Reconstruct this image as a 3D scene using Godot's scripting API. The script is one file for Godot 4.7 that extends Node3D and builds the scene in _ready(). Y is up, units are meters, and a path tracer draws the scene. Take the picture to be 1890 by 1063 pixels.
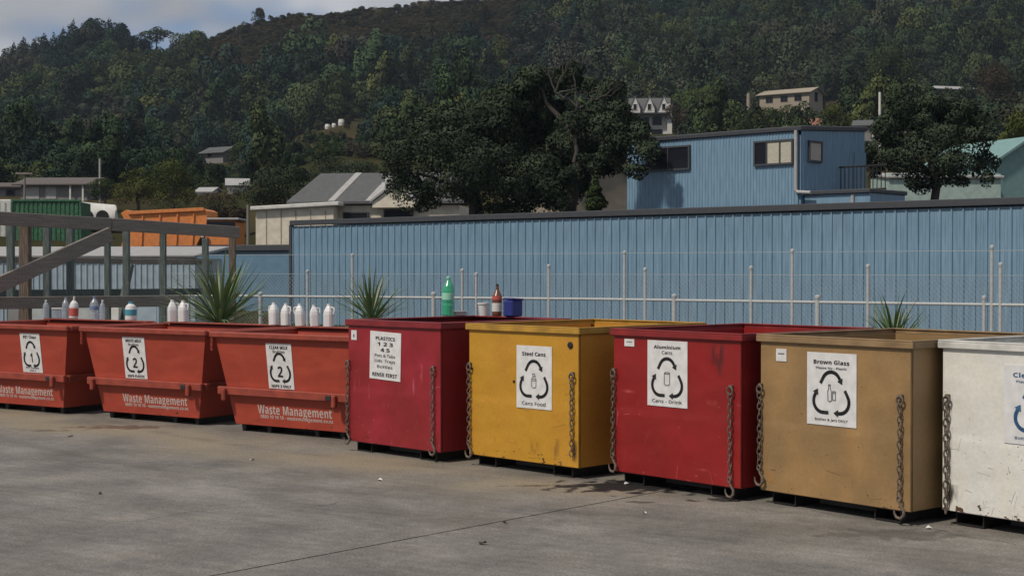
extends Node3D
# Recycling yard with a row of steel bins, sheds behind and a bush-covered hill.
# x right, y up, the camera looks along -z; "D" is the distance in front of the camera (z = -D).

const F := 2700.0                       # focal length in pixels of a 1890 px wide picture
var cam: Camera3D
var M := {}                             # materials
var used := {}
var rng := RandomNumberGenerator.new()

# ------------------------------------------------------------------ mesh builder
class Mb:
	var v := PackedVector3Array()
	var n := PackedVector3Array()
	var uv := PackedVector2Array()
	var c := PackedColorArray()
	var col := Color(1, 1, 1)
	func tri(a: Vector3, b: Vector3, d: Vector3, ua := Vector2(0, 0), ub := Vector2(1, 0), ud := Vector2(1, 1)) -> void:
		var m := (b - a).cross(d - a).normalized()
		v.append(a); v.append(d); v.append(b)
		for i in 3:
			n.append(m); c.append(col)
		uv.append(ua); uv.append(ud); uv.append(ub)
	# a b c d counter-clockwise seen from outside
	func quad(a: Vector3, b: Vector3, d: Vector3, e: Vector3, u0 := Vector2(0, 1), u1 := Vector2(1, 1), u2 := Vector2(1, 0), u3 := Vector2(0, 0)) -> void:
		tri(a, b, d, u0, u1, u2)
		tri(a, d, e, u0, u2, u3)
	func box(p: Vector3, s: Vector3, t := Basis()) -> void:
		var h := s / 2.0
		var P := func(x: float, y: float, z: float) -> Vector3: return p + t * Vector3(x * h.x, y * h.y, z * h.z)
		quad(P.call(-1, -1, 1), P.call(1, -1, 1), P.call(1, 1, 1), P.call(-1, 1, 1))
		quad(P.call(1, -1, -1), P.call(-1, -1, -1), P.call(-1, 1, -1), P.call(1, 1, -1))
		quad(P.call(1, -1, 1), P.call(1, -1, -1), P.call(1, 1, -1), P.call(1, 1, 1))
		quad(P.call(-1, -1, -1), P.call(-1, -1, 1), P.call(-1, 1, 1), P.call(-1, 1, -1))
		quad(P.call(-1, 1, 1), P.call(1, 1, 1), P.call(1, 1, -1), P.call(-1, 1, -1))
		quad(P.call(-1, -1, -1), P.call(1, -1, -1), P.call(1, -1, 1), P.call(-1, -1, 1))
	# chamfered box
	func cbox(p: Vector3, s: Vector3, b: float, t := Basis()) -> void:
		var h := s / 2.0
		b = minf(b, minf(h.x, minf(h.y, h.z)) * 0.45)
		var g := h - Vector3(b, b, b)
		for ax in 3:
			var i := (ax + 1) % 3
			var j := (ax + 2) % 3
			for sg in [-1.0, 1.0]:
				var q := []
				for k in [[-1, -1], [1, -1], [1, 1], [-1, 1]]:
					var w := Vector3()
					w[ax] = sg * h[ax]; w[i] = k[0] * g[i]; w[j] = k[1] * g[j]
					q.append(p + t * w)
				if sg > 0: quad(q[0], q[1], q[2], q[3])
				else: quad(q[3], q[2], q[1], q[0])
			for si in [-1.0, 1.0]:
				for sj in [-1.0, 1.0]:
					var q2 := []
					for k in [[-1, 0], [1, 0], [1, 1], [-1, 1]]:
						var w := Vector3()
						w[ax] = k[0] * g[ax]
						w[i] = si * (h[i] if k[1] == 0 else g[i])
						w[j] = sj * (g[j] if k[1] == 0 else h[j])
						q2.append(p + t * w)
					if si * sj > 0: quad(q2[3], q2[2], q2[1], q2[0])
					else: quad(q2[0], q2[1], q2[2], q2[3])
		for sx in [-1.0, 1.0]:
			for sy in [-1.0, 1.0]:
				for sz in [-1.0, 1.0]:
					var a := p + t * Vector3(sx * h.x, sy * g.y, sz * g.z)
					var d := p + t * Vector3(sx * g.x, sy * h.y, sz * g.z)
					var e := p + t * Vector3(sx * g.x, sy * g.y, sz * h.z)
					if sx * sy * sz > 0: tri(a, d, e)
					else: tri(a, e, d)
	func beam(a: Vector3, b: Vector3, w: float, h: float, ch := 0.006) -> void:
		var y := (b - a).normalized()
		var ref := Vector3.UP if absf(y.y) < 0.95 else Vector3.FORWARD
		var x := y.cross(ref).normalized()
		var z := x.cross(y).normalized()
		cbox((a + b) / 2.0, Vector3(w, a.distance_to(b), h), ch, Basis(x, y, z))
	# smooth tapered tube along points with radii
	func tube(pts: Array, rad: Array, sides := 8, caps := true) -> void:
		var rings := []
		var up := Vector3(0.13, 0.2, 0.97).normalized()
		for k in pts.size():
			var d: Vector3 = (pts[mini(k + 1, pts.size() - 1)] - pts[maxi(k - 1, 0)]).normalized()
			var x := d.cross(up)
			if x.length() < 0.1: x = d.cross(Vector3.RIGHT)
			x = x.normalized()
			var y := d.cross(x)
			var r := []
			for s in sides:
				var a := TAU * s / sides
				r.append([x * cos(a) + y * sin(a), pts[k]])
			rings.append(r)
		var L := 0.0
		for k in pts.size() - 1:
			var L2 := L + (pts[k] as Vector3).distance_to(pts[k + 1])
			for s in sides:
				var t := (s + 1) % sides
				var q := [[k, s], [k, t], [k + 1, t], [k + 1, s]]
				for o in [[0, 2, 1], [0, 3, 2]]:
					for e in o:
						var g: Array = rings[q[e][0]][q[e][1]]
						v.append(g[1] + g[0] * rad[q[e][0]]); n.append(g[0]); c.append(col)
						uv.append(Vector2(float(s + (1 if e == 1 or e == 2 else 0)) / sides, L if e < 2 else L2))
			L = L2
		if caps:
			for k in [0, pts.size() - 1]:
				for s in range(1, sides - 1):
					var p := func(j: int) -> Vector3: return pts[k] + rings[k][j][0] * rad[k]
					if k == 0: tri(p.call(0), p.call(s + 1), p.call(s))
					else: tri(p.call(0), p.call(s), p.call(s + 1))
	# lathe around y: list of [radius, y]
	func lathe(p: Vector3, prof: Array, sides := 16) -> void:
		for k in prof.size() - 1:
			var dr: float = prof[k + 1][0] - prof[k][0]
			var dy: float = prof[k + 1][1] - prof[k][1]
			var nn := Vector2(dy, -dr).normalized()
			for s in sides:
				var a0 := TAU * s / sides
				var a1 := TAU * (s + 1) / sides
				var q := []
				for g in [[a0, k], [a1, k], [a1, k + 1], [a0, k + 1]]:
					q.append([p + Vector3(cos(g[0]) * prof[g[1]][0], prof[g[1]][1], sin(g[0]) * prof[g[1]][0]), Vector3(cos(g[0]) * nn.x, nn.y, sin(g[0]) * nn.x), Vector2(g[0] / TAU, prof[g[1]][1])])
				for e in [0, 1, 2, 0, 2, 3]:
					v.append(q[e][0]); n.append(q[e][1]); uv.append(q[e][2]); c.append(col)
	func ring(center: Vector3, ax: Vector3, ay: Vector3, rx: float, ry: float, r: float, k := 12, sides := 5, from := 0.0, to := TAU) -> void:
		var pts := []
		var rad := []
		for i in k + 1:
			var a := lerpf(from, to, float(i) / k)
			pts.append(center + ax * cos(a) * rx + ay * sin(a) * ry)
			rad.append(r)
		tube(pts, rad, sides, false)
	func mesh(m: Material) -> ArrayMesh:
		var A := []
		A.resize(Mesh.ARRAY_MAX)
		A[Mesh.ARRAY_VERTEX] = v; A[Mesh.ARRAY_NORMAL] = n; A[Mesh.ARRAY_TEX_UV] = uv; A[Mesh.ARRAY_COLOR] = c
		var r := ArrayMesh.new()
		r.add_surface_from_arrays(Mesh.PRIMITIVE_TRIANGLES, A)
		r.surface_set_material(0, m)
		return r

# ------------------------------------------------------------------ nodes
func numbered(called: String) -> String:
	if not used.has(called):
		used[called] = 0
		return called
	used[called] += 1
	return "%s_%03d" % [called, used[called]]

func thing(called: String, label: String, category: String, p := Vector3(), turn := 0.0, group := "") -> Node3D:
	var o := Node3D.new()
	o.name = numbered(called)
	add_child(o, true)
	o.position = p
	o.rotation.y = turn
	return tag(o, label, category, group)

func tag(o: Node3D, label: String, category: String, group := "", kind := "") -> Node3D:
	if label: o.set_meta("label", label)
	if category: o.set_meta("category", category)
	if group: o.set_meta("group", group)
	if kind: o.set_meta("kind", kind)
	return o

func part_name(called: String, parent: Node) -> String:
	var k := called
	var i := 0
	while parent.has_node(NodePath(k)):
		i += 1
		k = "%s_%03d" % [called, i]
	return k

func obj(called: String, mesh: Mesh, parent: Node, at_ := Transform3D()) -> MeshInstance3D:
	var o := MeshInstance3D.new()
	o.name = part_name(called, parent) if parent != self else numbered(called)
	o.mesh = mesh
	o.transform = at_
	parent.add_child(o, true)
	return o

func P(x: float, h: float, D: float) -> Vector3:
	return Vector3(x, h, -D)

# a photograph pixel (1890 x 1063) and a distance give a point in the place
func at(px: float, py: float, D: float) -> Vector3:
	var d := cam.basis * Vector3((px - 945.0) / F, (531.5 - py) / F, -1.0)
	return cam.position + d * (D / -d.z)

func to_px(p: Vector3) -> Vector2:
	var q := cam.basis.inverse() * (p - cam.position)
	return Vector2(945.0 + F * q.x / -q.z, 531.5 - F * q.y / -q.z)

# the point of the level line a-b that stands at picture column px
func on_line(px: float, a: Vector3, b: Vector3) -> Vector3:
	var t := (px - 945.0) / F
	var s := (t * -a.z - a.x) / ((b.x - a.x) + t * (b.z - a.z))
	return a.lerp(b, s)

# ------------------------------------------------------------------ materials
func lin(r: float, g: float, b: float) -> Color:
	return Color(r, g, b).linear_to_srgb()

func mat(called: String, col: Color, rough := 0.7, metal := 0.0) -> StandardMaterial3D:
	var m := StandardMaterial3D.new()
	m.resource_name = called
	m.albedo_color = col
	m.roughness = rough
	m.metallic = metal
	M[called] = m
	return m

func noise(seed_: int, freq: float, oct := 4, kind := FastNoiseLite.TYPE_SIMPLEX_SMOOTH) -> FastNoiseLite:
	var n := FastNoiseLite.new()
	n.seed = seed_
	n.noise_type = kind
	n.frequency = freq
	n.fractal_octaves = oct
	return n

# grey multiplier texture that tiles
func grain(seed_: int, lo: float, hi: float, freq: float, size := 256, oct := 5) -> ImageTexture:
	var im := noise(seed_, freq, oct).get_seamless_image(size, size)
	im.convert(Image.FORMAT_RGB8)
	for y in size:
		for x in size:
			var g := lerpf(lo, hi, im.get_pixel(x, y).r)
			im.set_pixel(x, y, Color(g, g, g))
	return ImageTexture.create_from_image(im)

func mottled(m: StandardMaterial3D, tex: Texture2D, scale: float, world := true) -> StandardMaterial3D:
	m.albedo_texture = tex
	m.uv1_triplanar = true
	m.uv1_world_triplanar = world
	m.uv1_scale = Vector3.ONE * scale
	return m

# painted, weathered steel plate: base paint, faded clouds, scratches, chips and rust along the bottom
func paint(seed_: int, base: Color, fade: Color, fade_amount: float, chips: int, chip_col: Color, rust_bottom: float, streaks: Array = [], size := 384) -> ImageTexture:
	var r := RandomNumberGenerator.new()
	r.seed = seed_
	var im := Image.create(size, size, false, Image.FORMAT_RGB8)
	var n1 := noise(seed_, 2.6 / size, 4)
	var n2 := noise(seed_ + 7, 30.0 / size, 3)
	var n3 := noise(seed_ + 13, 9.0 / size, 5)
	var rust := Color(0.23, 0.13, 0.08)
	for y in size:
		var fy := float(y) / size
		for x in size:
			var a := n1.get_noise_2d(x, y * 0.6)
			var b := n2.get_noise_2d(x, y)
			var c := base.lerp(fade, clampf(fade_amount * (0.35 + a * 1.3), 0.0, 1.0))
			c = c * (1.0 + 0.04 * b + 0.06 * a)
			var low := n3.get_noise_2d(x, y)
			var k := rust_bottom * clampf((fy - 0.93) * 14.0, 0.0, 1.0)
			if k > 0.0 and low + 0.5 * b > 0.62 - 0.62 * k:
				c = c.lerp(rust, 0.85)
			c.a = 1.0
			im.set_pixel(x, y, c)
	for i in chips:
		var x0 := r.randf() * size
		var y0 := size * (0.15 + 0.85 * sqrt(r.randf()))
		var long := r.randf() < 0.35
		var ln := int(r.randf_range(8, 46)) if long else int(r.randf_range(1, 5))
		var an := (0.0 if r.randf() < 0.5 else PI / 2) + r.randf_range(-0.35, 0.35)
		var al := r.randf_range(0.25, 0.9)
		for s in ln:
			var px := int(x0 + cos(an) * s)
			var py := int(y0 + sin(an) * s)
			for w in (1 if long else 3):
				if px + w >= 0 and px + w < size and py >= 0 and py < size:
					im.set_pixel(px + w, py, im.get_pixel(px + w, py).lerp(chip_col, al))
	# streaks: [u, v0, v1, width, colour, strength]
	for s in streaks:
		for y in range(int(s[1] * size), int(s[2] * size)):
			var f := float(y - s[1] * size) / maxf(1.0, (s[2] - s[1]) * size)
			for dx in range(-int(s[3] * size), int(s[3] * size) + 1):
				var x := int(s[0] * size) + dx
				if x < 0 or x >= size or y < 0 or y >= size: continue
				var q: float = (1.0 - absf(dx) / (s[3] * size + 0.5)) * sin(PI * minf(1.0, f + 0.12)) * clampf(0.6 + 1.6 * n3.get_noise_2d(x * 2.0, y * 0.5), 0.0, 1.0)
				im.set_pixel(x, y, im.get_pixel(x, y).lerp(s[4], clampf(q * s[5], 0, 1)))
	return ImageTexture.create_from_image(im)

func painted(called: String, tex: Texture2D, rough := 0.5) -> StandardMaterial3D:
	var m := mat(called, Color.WHITE, rough)
	m.albedo_texture = tex
	m.heightmap_enabled = true
	m.heightmap_texture = M.dents
	m.heightmap_scale = 1.1
	return m

func sky_image() -> Image:
	var w := 1536
	var h := 768
	var im := Image.create(w, h, false, Image.FORMAT_RGBF)
	var n1 := noise(21, 1.5, 5)
	var n2 := noise(5, 4.5, 4)
	for y in h:
		var el := (0.5 - (y + 0.5) / h) * PI
		for x in w:
			if el < -0.02:
				im.set_pixel(x, y, Color(0.16, 0.155, 0.14))
				continue
			var az := ((x + 0.5) / w) * TAU
			var d := Vector3(cos(el) * sin(az), sin(el), cos(el) * cos(az))
			# clouds lie in a flat layer: stretch them towards the horizon
			var q := d / (d.y + 0.22)
			var a := n1.get_noise_3d(q.x * 0.75, q.y * 1.2, q.z * 0.75) + 0.3 * n2.get_noise_3d(q.x, q.y * 2.0, q.z)
			var cover := smoothstep(-0.52, -0.10, a)
			var blue := Color(0.18, 0.29, 0.46).lerp(Color(0.11, 0.19, 0.37), clampf(d.y * 1.2, 0, 1))
			var g := 0.43 + 0.28 * n2.get_noise_3d(q.x * 0.45 + 9.0, q.y, q.z * 0.45) - 0.10 * smoothstep(0.1, 0.5, a)
			im.set_pixel(x, y, blue.lerp(Color(g * 0.95, g * 0.97, g * 1.03), cover * 0.93))
	return im

func ground_image() -> Image:
	# concrete apron, X -7..7 m, D 6.5..20.5 m
	var S := 1200
	var im := Image.create(S, S, false, Image.FORMAT_RGB8)
	var n1 := noise(3, 0.012, 5)
	var n2 := noise(4, 0.10, 4)
	var n3 := noise(8, 0.006, 3)
	var n4 := noise(15, 0.05, 4)
	for y in S:
		var D := 20.5 - 14.0 * y / S
		for x in S:
			var X := -7.0 + 14.0 * x / S
			# broad blotches, scuffs that run along the row of bins, fine grain
			var a := n1.get_noise_2d(x, y)
			var u := X * 0.83 + D * -0.56
			var w := X * 0.56 + D * 0.83
			var scuff := n4.get_noise_2d(u * 26.0, w * 190.0)
			var b := n2.get_noise_2d(x, y)
			var k := 0.515 * (1.0 + 0.17 * a + 0.09 * scuff + 0.10 * b + 0.12 * n3.get_noise_2d(x * 1.7, y * 1.7))
			var c := Color(k * 1.015, k * 0.99, k * 0.955)
			# warm, sandy strip in front of the bins
			var near_row := clampf(1.0 - absf(w - 9.15 + 0.15 * X) / 1.1, 0.0, 1.0) * clampf((2.6 - X) / 3.0, 0.15, 1.0)
			var warm := clampf(near_row * (0.85 + 1.2 * n3.get_noise_2d(x, y)) + 0.25 * n1.get_noise_2d(y, x), 0.0, 1.0)
			c = c.lerp(Color(0.65, 0.60, 0.50), warm * 0.75)
			# a wet dark spill between the yellow and the middle red bin, smaller old spills
			for s in [[0.90, 10.72, 0.62, 0.34, 1.0, Color(0.085, 0.055, 0.05)], [1.45, 10.1, 0.25, 0.10, 0.7, Color(0.10, 0.06, 0.05)], [0.12, 10.75, 0.22, 0.05, 0.5, Color(0.22, 0.18, 0.15)], [0.86, 10.02, 0.16, 0.05, 0.5, Color(0.2, 0.17, 0.15)], [-3.95, 14.7, 0.5, 0.22, 0.55, Color(0.36, 0.22, 0.17)], [-4.6, 14.4, 0.25, 0.1, 0.4, Color(0.3, 0.24, 0.2)], [-0.3, 9.2, 0.7, 0.3, 0.16, Color(0.3, 0.26, 0.24)], [2.3, 8.8, 0.5, 0.2, 0.3, Color(0.2, 0.18, 0.17)]]:
				var q: float = Vector2((X - s[0]) / s[2], (D - s[1]) / s[3]).length() + 0.9 * n4.get_noise_2d(x * 1.3, y * 1.3)
				c = c.lerp(s[5], s[4] * smoothstep(1.0, 0.55, q))
			for tr in [[-9.0, 2.0, 14.6], [-9.0, 2.0, 16.1], [6.0, 22.0, 12.2], [6.0, 22.0, 13.6]]:
				var dd := absf(Vector2(X - tr[0], D - tr[1]).length() - tr[2])
				if dd < 0.13: c = c.lerp(Color(0.30, 0.29, 0.28), 0.24 * (1.0 - dd / 0.13) * clampf(0.7 + 1.2 * n1.get_noise_2d(x * 1.4, y * 1.4), 0.0, 1.0))
			c.a = 1.0
			im.set_pixel(x, y, c)
	# hairline cracks
	var cr := RandomNumberGenerator.new()
	cr.seed = 33
	for q in [[-2.5, 9.2, 0.4], [3.0, 8.4, 2.2], [-4.5, 12.0, 1.0]]:
		var p := Vector2(q[0], q[1])
		var an: float = q[2]
		for i in 170:
			an += cr.randf_range(-0.22, 0.22)
			p += Vector2.from_angle(an) * 0.010
			var ix := int((p.x + 7.0) / 14.0 * S)
			var iy := int((20.5 - p.y) / 14.0 * S)
			if ix >= 0 and iy >= 0 and ix < S and iy < S: im.set_pixel(ix, iy, im.get_pixel(ix, iy).darkened(0.28))
	return im

func make_materials() -> void:
	M.scuffs = grain(72, 0.72, 1.0, 0.02)
	M.dents = grain(71, 0.0, 1.0, 0.008, 256, 3)
	var g1 := grain(11, 0.86, 1.0, 0.02)
	var g3 := grain(13, 0.80, 1.0, 0.03)
	var g2 := grain(12, 0.55, 1.0, 0.03)
	mat("black_steel", lin(0.018, 0.018, 0.018), 0.6)
	mottled(mat("dark_steel", lin(0.05, 0.05, 0.05), 0.55, 0.4), g2, 2.0)
	mottled(mat("chain_steel", lin(0.25, 0.20, 0.165), 0.6, 0.3), g2, 9.0)
	mottled(mat("galvanised", lin(0.46, 0.48, 0.49), 0.55, 0.0), g1, 3.0)
	mottled(mat("sign_white", lin(0.74, 0.745, 0.76), 0.4), grain(31, 0.9, 1.0, 0.02), 2.0, false)
	mat("print_black", lin(0.012, 0.013, 0.016), 0.6)
	mat("print_blue", lin(0.03, 0.11, 0.24), 0.6)
	mat("print_grey", lin(0.14, 0.14, 0.16), 0.6)
	mottled(mat("worn_lettering", lin(0.76, 0.62, 0.58), 0.7), grain(37, 0.6, 1.0, 0.05), 4.0, false)
	mottled(mat("blue_cladding", lin(0.205, 0.345, 0.48), 0.45, 0.0), g3, 1.0).uv1_scale = Vector3(1.6, 0.14, 1.6)
	mottled(mat("blue_cladding_dull", lin(0.185, 0.32, 0.445), 0.5, 0.0), g3, 1.0).uv1_scale = Vector3(1.6, 0.14, 1.6)
	mottled(mat("blue_cladding_clean", lin(0.22, 0.36, 0.495), 0.45, 0.0), g3, 1.0).uv1_scale = Vector3(1.6, 0.14, 1.6)
	mottled(mat("blue_shade", lin(0.125, 0.235, 0.345), 0.5), g1, 0.5)  # low shed wall: shade of its facing put into a darker blue
	mottled(mat("slate_trim", lin(0.055, 0.06, 0.072), 0.55), g1, 1.0)
	mottled(mat("grey_timber", lin(0.36, 0.325, 0.29), 0.9), g2, 1.0).uv1_scale = Vector3(0.5, 7.0, 7.0)
	mottled(mat("brown_timber", lin(0.23, 0.18, 0.14), 0.9), g2, 1.0).uv1_scale = Vector3(7.0, 0.5, 7.0)
	mottled(mat("green_timber", lin(0.16, 0.20, 0.195), 0.9), g2, 1.0).uv1_scale = Vector3(7.0, 0.5, 7.0)
	mottled(mat("cream_wall", lin(0.78, 0.72, 0.60), 0.8), g1, 0.5)
	mottled(mat("white_wall", lin(0.70, 0.70, 0.67), 0.75), g1, 0.5)
	mottled(mat("pale_blue_sheet", lin(0.36, 0.45, 0.52), 0.5), g1, 0.6)
	mottled(mat("pale_sheet", lin(0.42, 0.46, 0.46), 0.6), g1, 0.8)
	mottled(mat("grey_roof", lin(0.105, 0.11, 0.115), 0.75), g1, 0.6)
	mottled(mat("light_roof", lin(0.42, 0.42, 0.42), 0.6), g1, 0.6)
	mottled(mat("brown_roof", lin(0.13, 0.11, 0.10), 0.8), g1, 0.6)
	mottled(mat("red_roof", lin(0.30, 0.14, 0.09), 0.8), g1, 0.6)
	mottled(mat("grey_wall", lin(0.23, 0.23, 0.23), 0.8), g1, 0.6)
	mottled(mat("beige_wall", lin(0.36, 0.31, 0.24), 0.8), g1, 0.5)
	mottled(mat("teal_wall", lin(0.20, 0.345, 0.345), 0.75), g1, 0.5)
	mottled(mat("teal_pale", lin(0.36, 0.48, 0.45), 0.75), g1, 0.5)
	mottled(mat("green_paint", lin(0.06, 0.215, 0.11), 0.6), g2, 0.7)
	mottled(mat("orange_paint", lin(0.78, 0.27, 0.075), 0.55), g1, 0.8)
	mat("window_dark", lin(0.014, 0.016, 0.022), 0.12).metallic_specular = 0.22
	mottled(mat("curtain", lin(0.50, 0.48, 0.40), 0.8), g1, 2.0)
	var gl := mat("glass", Color(0.75, 0.82, 0.85, 0.16), 0.06)
	gl.transparency = BaseMaterial3D.TRANSPARENCY_ALPHA
	mottled(mat("bark", lin(0.10, 0.085, 0.07), 0.9), g2, 1.5)
	mottled(mat("pale_bark", lin(0.085, 0.08, 0.073), 0.9), g2, 1.5)
	var lf := mat("leaves", Color.WHITE, 0.9)
	lf.specular_mode = BaseMaterial3D.SPECULAR_DISABLED
	lf.vertex_color_use_as_albedo = true
	lf.backlight_enabled = true
	lf.backlight = Color(0.10, 0.14, 0.05)
	for k in 3:
		var c: Color = [lin(0.075, 0.125, 0.050), lin(0.120, 0.185, 0.072), lin(0.190, 0.225, 0.120)][k]
		var bl := mat("blade_%d" % k, c, 0.5)
		bl.backlight_enabled = true
		bl.backlight = Color(0.12, 0.18, 0.05)
	var gm := mat("ground_cover", Color.WHITE, 1.0)
	gm.specular_mode = BaseMaterial3D.SPECULAR_DISABLED
	gm.vertex_color_use_as_albedo = true
	mat("milk_plastic", lin(0.66, 0.67, 0.68), 0.45)
	var gb := mat("green_bottle", Color(0.2, 0.72, 0.53, 0.6), 0.2)
	gb.transparency = BaseMaterial3D.TRANSPARENCY_ALPHA
	mat("pale_green_label", lin(0.30, 0.62, 0.48), 0.4)
	mat("brown_bottle", lin(0.14, 0.045, 0.025), 0.3)
	mat("red_label", lin(0.50, 0.10, 0.075), 0.5)
	mat("blue_box", lin(0.02, 0.032, 0.20), 0.5)
	var cp := mat("clear_plastic", Color(0.72, 0.77, 0.82, 0.42), 0.2)
	cp.transparency = BaseMaterial3D.TRANSPARENCY_ALPHA
	mat("cyan_label", lin(0.06, 0.30, 0.40), 0.5)
	mat("blue_label", lin(0.16, 0.22, 0.38), 0.5)
	mat("paper", lin(0.6, 0.6, 0.58), 0.8)

# ------------------------------------------------------------------ terrain
const SKY_PX := [-1500.0, -400.0, 0.0, 60.0, 140.0, 215.0, 260.0, 300.0, 350.0, 400.0, 500.0, 600.0, 700.0, 860.0, 1000.0, 1240.0, 1400.0, 1600.0, 1890.0, 3500.0]
const SKY_PY := [330.0, 235.0, 138.0, 118.0, 92.0, 88.0, 104.0, 118.0, 100.0, 66.0, 41.0, 33.0, 25.0, 6.0, 0.0, 22.0, -10.0, -60.0, -110.0, -130.0]
var slope_d := [0.0, 44.0, 70.0, 110.0, 150.0, 238.0, 250.0]
var slope_e := [0.0, -0.0364, 0.0159, 0.0480, 0.056, 0.0715, 0.076]
var right_d := [0.0, 44.0, 62.0, 118.0, 150.0, 215.0, 250.0]
var right_e := [0.0, -0.0364, 0.0300, 0.074, 0.083, 0.0895, 0.102]

func table(x: float, xs: Array, ys: Array) -> float:
	for i in xs.size() - 1:
		if x < xs[i + 1]:
			return lerpf(ys[i], ys[i + 1], clampf((x - xs[i]) / (xs[i + 1] - xs[i]), 0.0, 1.0))
	return ys[-1]

var bumps: FastNoiseLite
func height(x: float, D: float) -> float:
	if D < 44.0:
		return -0.03
	var e_s := (496.0 - table(945.0 + F * x / D, SKY_PX, SKY_PY)) / F
	var h: float
	var side := smoothstep(420.0, 640.0, 945.0 + F * x / D)
	if D <= 250.0:
		h = 1.6 + D * lerpf(table(D, slope_d, slope_e), table(D, right_d, right_e), side)
	elif D <= 380.0:
		var k := (D - 250.0) / 130.0
		h = 1.6 + D * lerpf(lerpf(0.076, 0.102, side), e_s, k * (1.25 - 0.25 * k))
	else:
		h = 1.6 + 380.0 * e_s - (D - 380.0) * 0.22
	return maxf(h, -0.03) + bumps.get_noise_2d(x, D) * clampf((D - 60.0) / 60.0, 0.0, 1.0) * 1.6

func build_ground() -> void:
	var rows := [-120.0, -20.0, 0.0, 20.0, 43.0, 47.0]
	var d := 52.0
	while d < 460.0:
		rows.append(d); d += 6.0
	for e in [520.0, 640.0, 900.0, 1600.0]: rows.append(e)
	var cols := 140
	var pts := []
	var shades := []
	var cn := noise(77, 0.03, 4)
	for D in rows:
		var r := []
		var s := []
		for i in cols + 1:
			var x: float = (float(i) / cols * 2.0 - 1.0) * 1.1 * (absf(D) + 110.0)
			r.append(P(x, height(x, maxf(D, 0.001)), D))
			var k := clampf(0.5 + cn.get_noise_2d(x, D), 0.0, 1.0)
			s.append(Color(0.032, 0.036, 0.018).lerp(Color(0.070, 0.054, 0.030), k))
		pts.append(r); shades.append(s)
	var st := SurfaceTool.new()
	st.begin(Mesh.PRIMITIVE_TRIANGLES)
	st.set_smooth_group(0)
	for j in rows.size() - 1:
		for i in cols:
			for k in [[0, 0], [1, 0], [1, 1], [0, 0], [1, 1], [0, 1]]:
				st.set_color(shades[j + k[0]][i + k[1]])
				st.add_vertex(pts[j + k[0]][i + k[1]])
	st.generate_normals()
	var m := st.commit()
	m.surface_set_material(0, M.ground_cover)
	tag(obj("ground", m, self), "rising ground of dry grass and scrub that climbs to the ridge", "", "", "structure")
	# concrete apron in two slabs with a joint between them
	var yard := thing("concrete_yard", "grey concrete yard in front of the bins with a straight joint", "")
	yard.remove_meta("category")
	yard.set_meta("kind", "structure")
	var cm := mat("concrete", lin(1, 1, 1), 0.88)
	cm.albedo_color = Color.WHITE
	cm.albedo_texture = ImageTexture.create_from_image(ground_image())
	cm.detail_enabled = true
	cm.detail_albedo = grain(51, 0.70, 1.0, 0.09, 512, 4)
	cm.detail_blend_mode = BaseMaterial3D.BLEND_MODE_MUL
	cm.detail_uv_layer = BaseMaterial3D.DETAIL_UV_2
	var a := Vector2(-0.99, 8.23)
	var dir := (Vector2(0.85, 10.24) - a).normalized()
	var nrm := Vector2(-dir.y, dir.x)
	for sd in [1.0, -1.0]:
		var half := PackedVector2Array([a - dir * 60 + nrm * sd * 0.0025, a + dir * 60 + nrm * sd * 0.0025, a + dir * 60 + nrm * sd * 90.0, a - dir * 60 + nrm * sd * 90.0])
		var poly: PackedVector2Array = Geometry2D.intersect_polygons(PackedVector2Array([Vector2(-34, -12), Vector2(34, -12), Vector2(34, 19.5), Vector2(-34, 27)]), half)[0]
		var b := SurfaceTool.new()
		b.begin(Mesh.PRIMITIVE_TRIANGLES)
		var top: float = 0.0 if sd > 0 else -0.003
		for i in range(1, poly.size() - 1):
			var tri := [poly[0], poly[i], poly[i + 1]]
			if (tri[1] - tri[0]).cross(tri[2] - tri[0]) < 0: tri.reverse()
			tri.reverse()
			for q in tri:
				b.set_normal(Vector3.UP)
				b.set_uv(Vector2((q.x + 7.0) / 14.0, (20.5 - q.y) / 14.0))
				b.set_uv2(q * 0.9)
				b.add_vertex(P(q.x, top, q.y))
		for i in poly.size():
			var q0 := poly[i]
			var q1 := poly[(i + 1) % poly.size()]
			var en := (q1 - q0).orthogonal().normalized()
			for g in [[q0, top], [q1, top], [q1, -0.028], [q0, top], [q1, -0.028], [q0, -0.028]]:
				b.set_normal(Vector3(en.x, 0, -en.y))
				b.set_uv(Vector2((g[0].x + 7.0) / 14.0, (20.5 - g[0].y) / 14.0))
				b.set_uv2(g[0] * 0.9)
				b.add_vertex(P(g[0].x, g[1], g[0].y))
		var bm := b.commit()
		bm.surface_set_material(0, cm)
		obj("slab", bm, yard)

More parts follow.
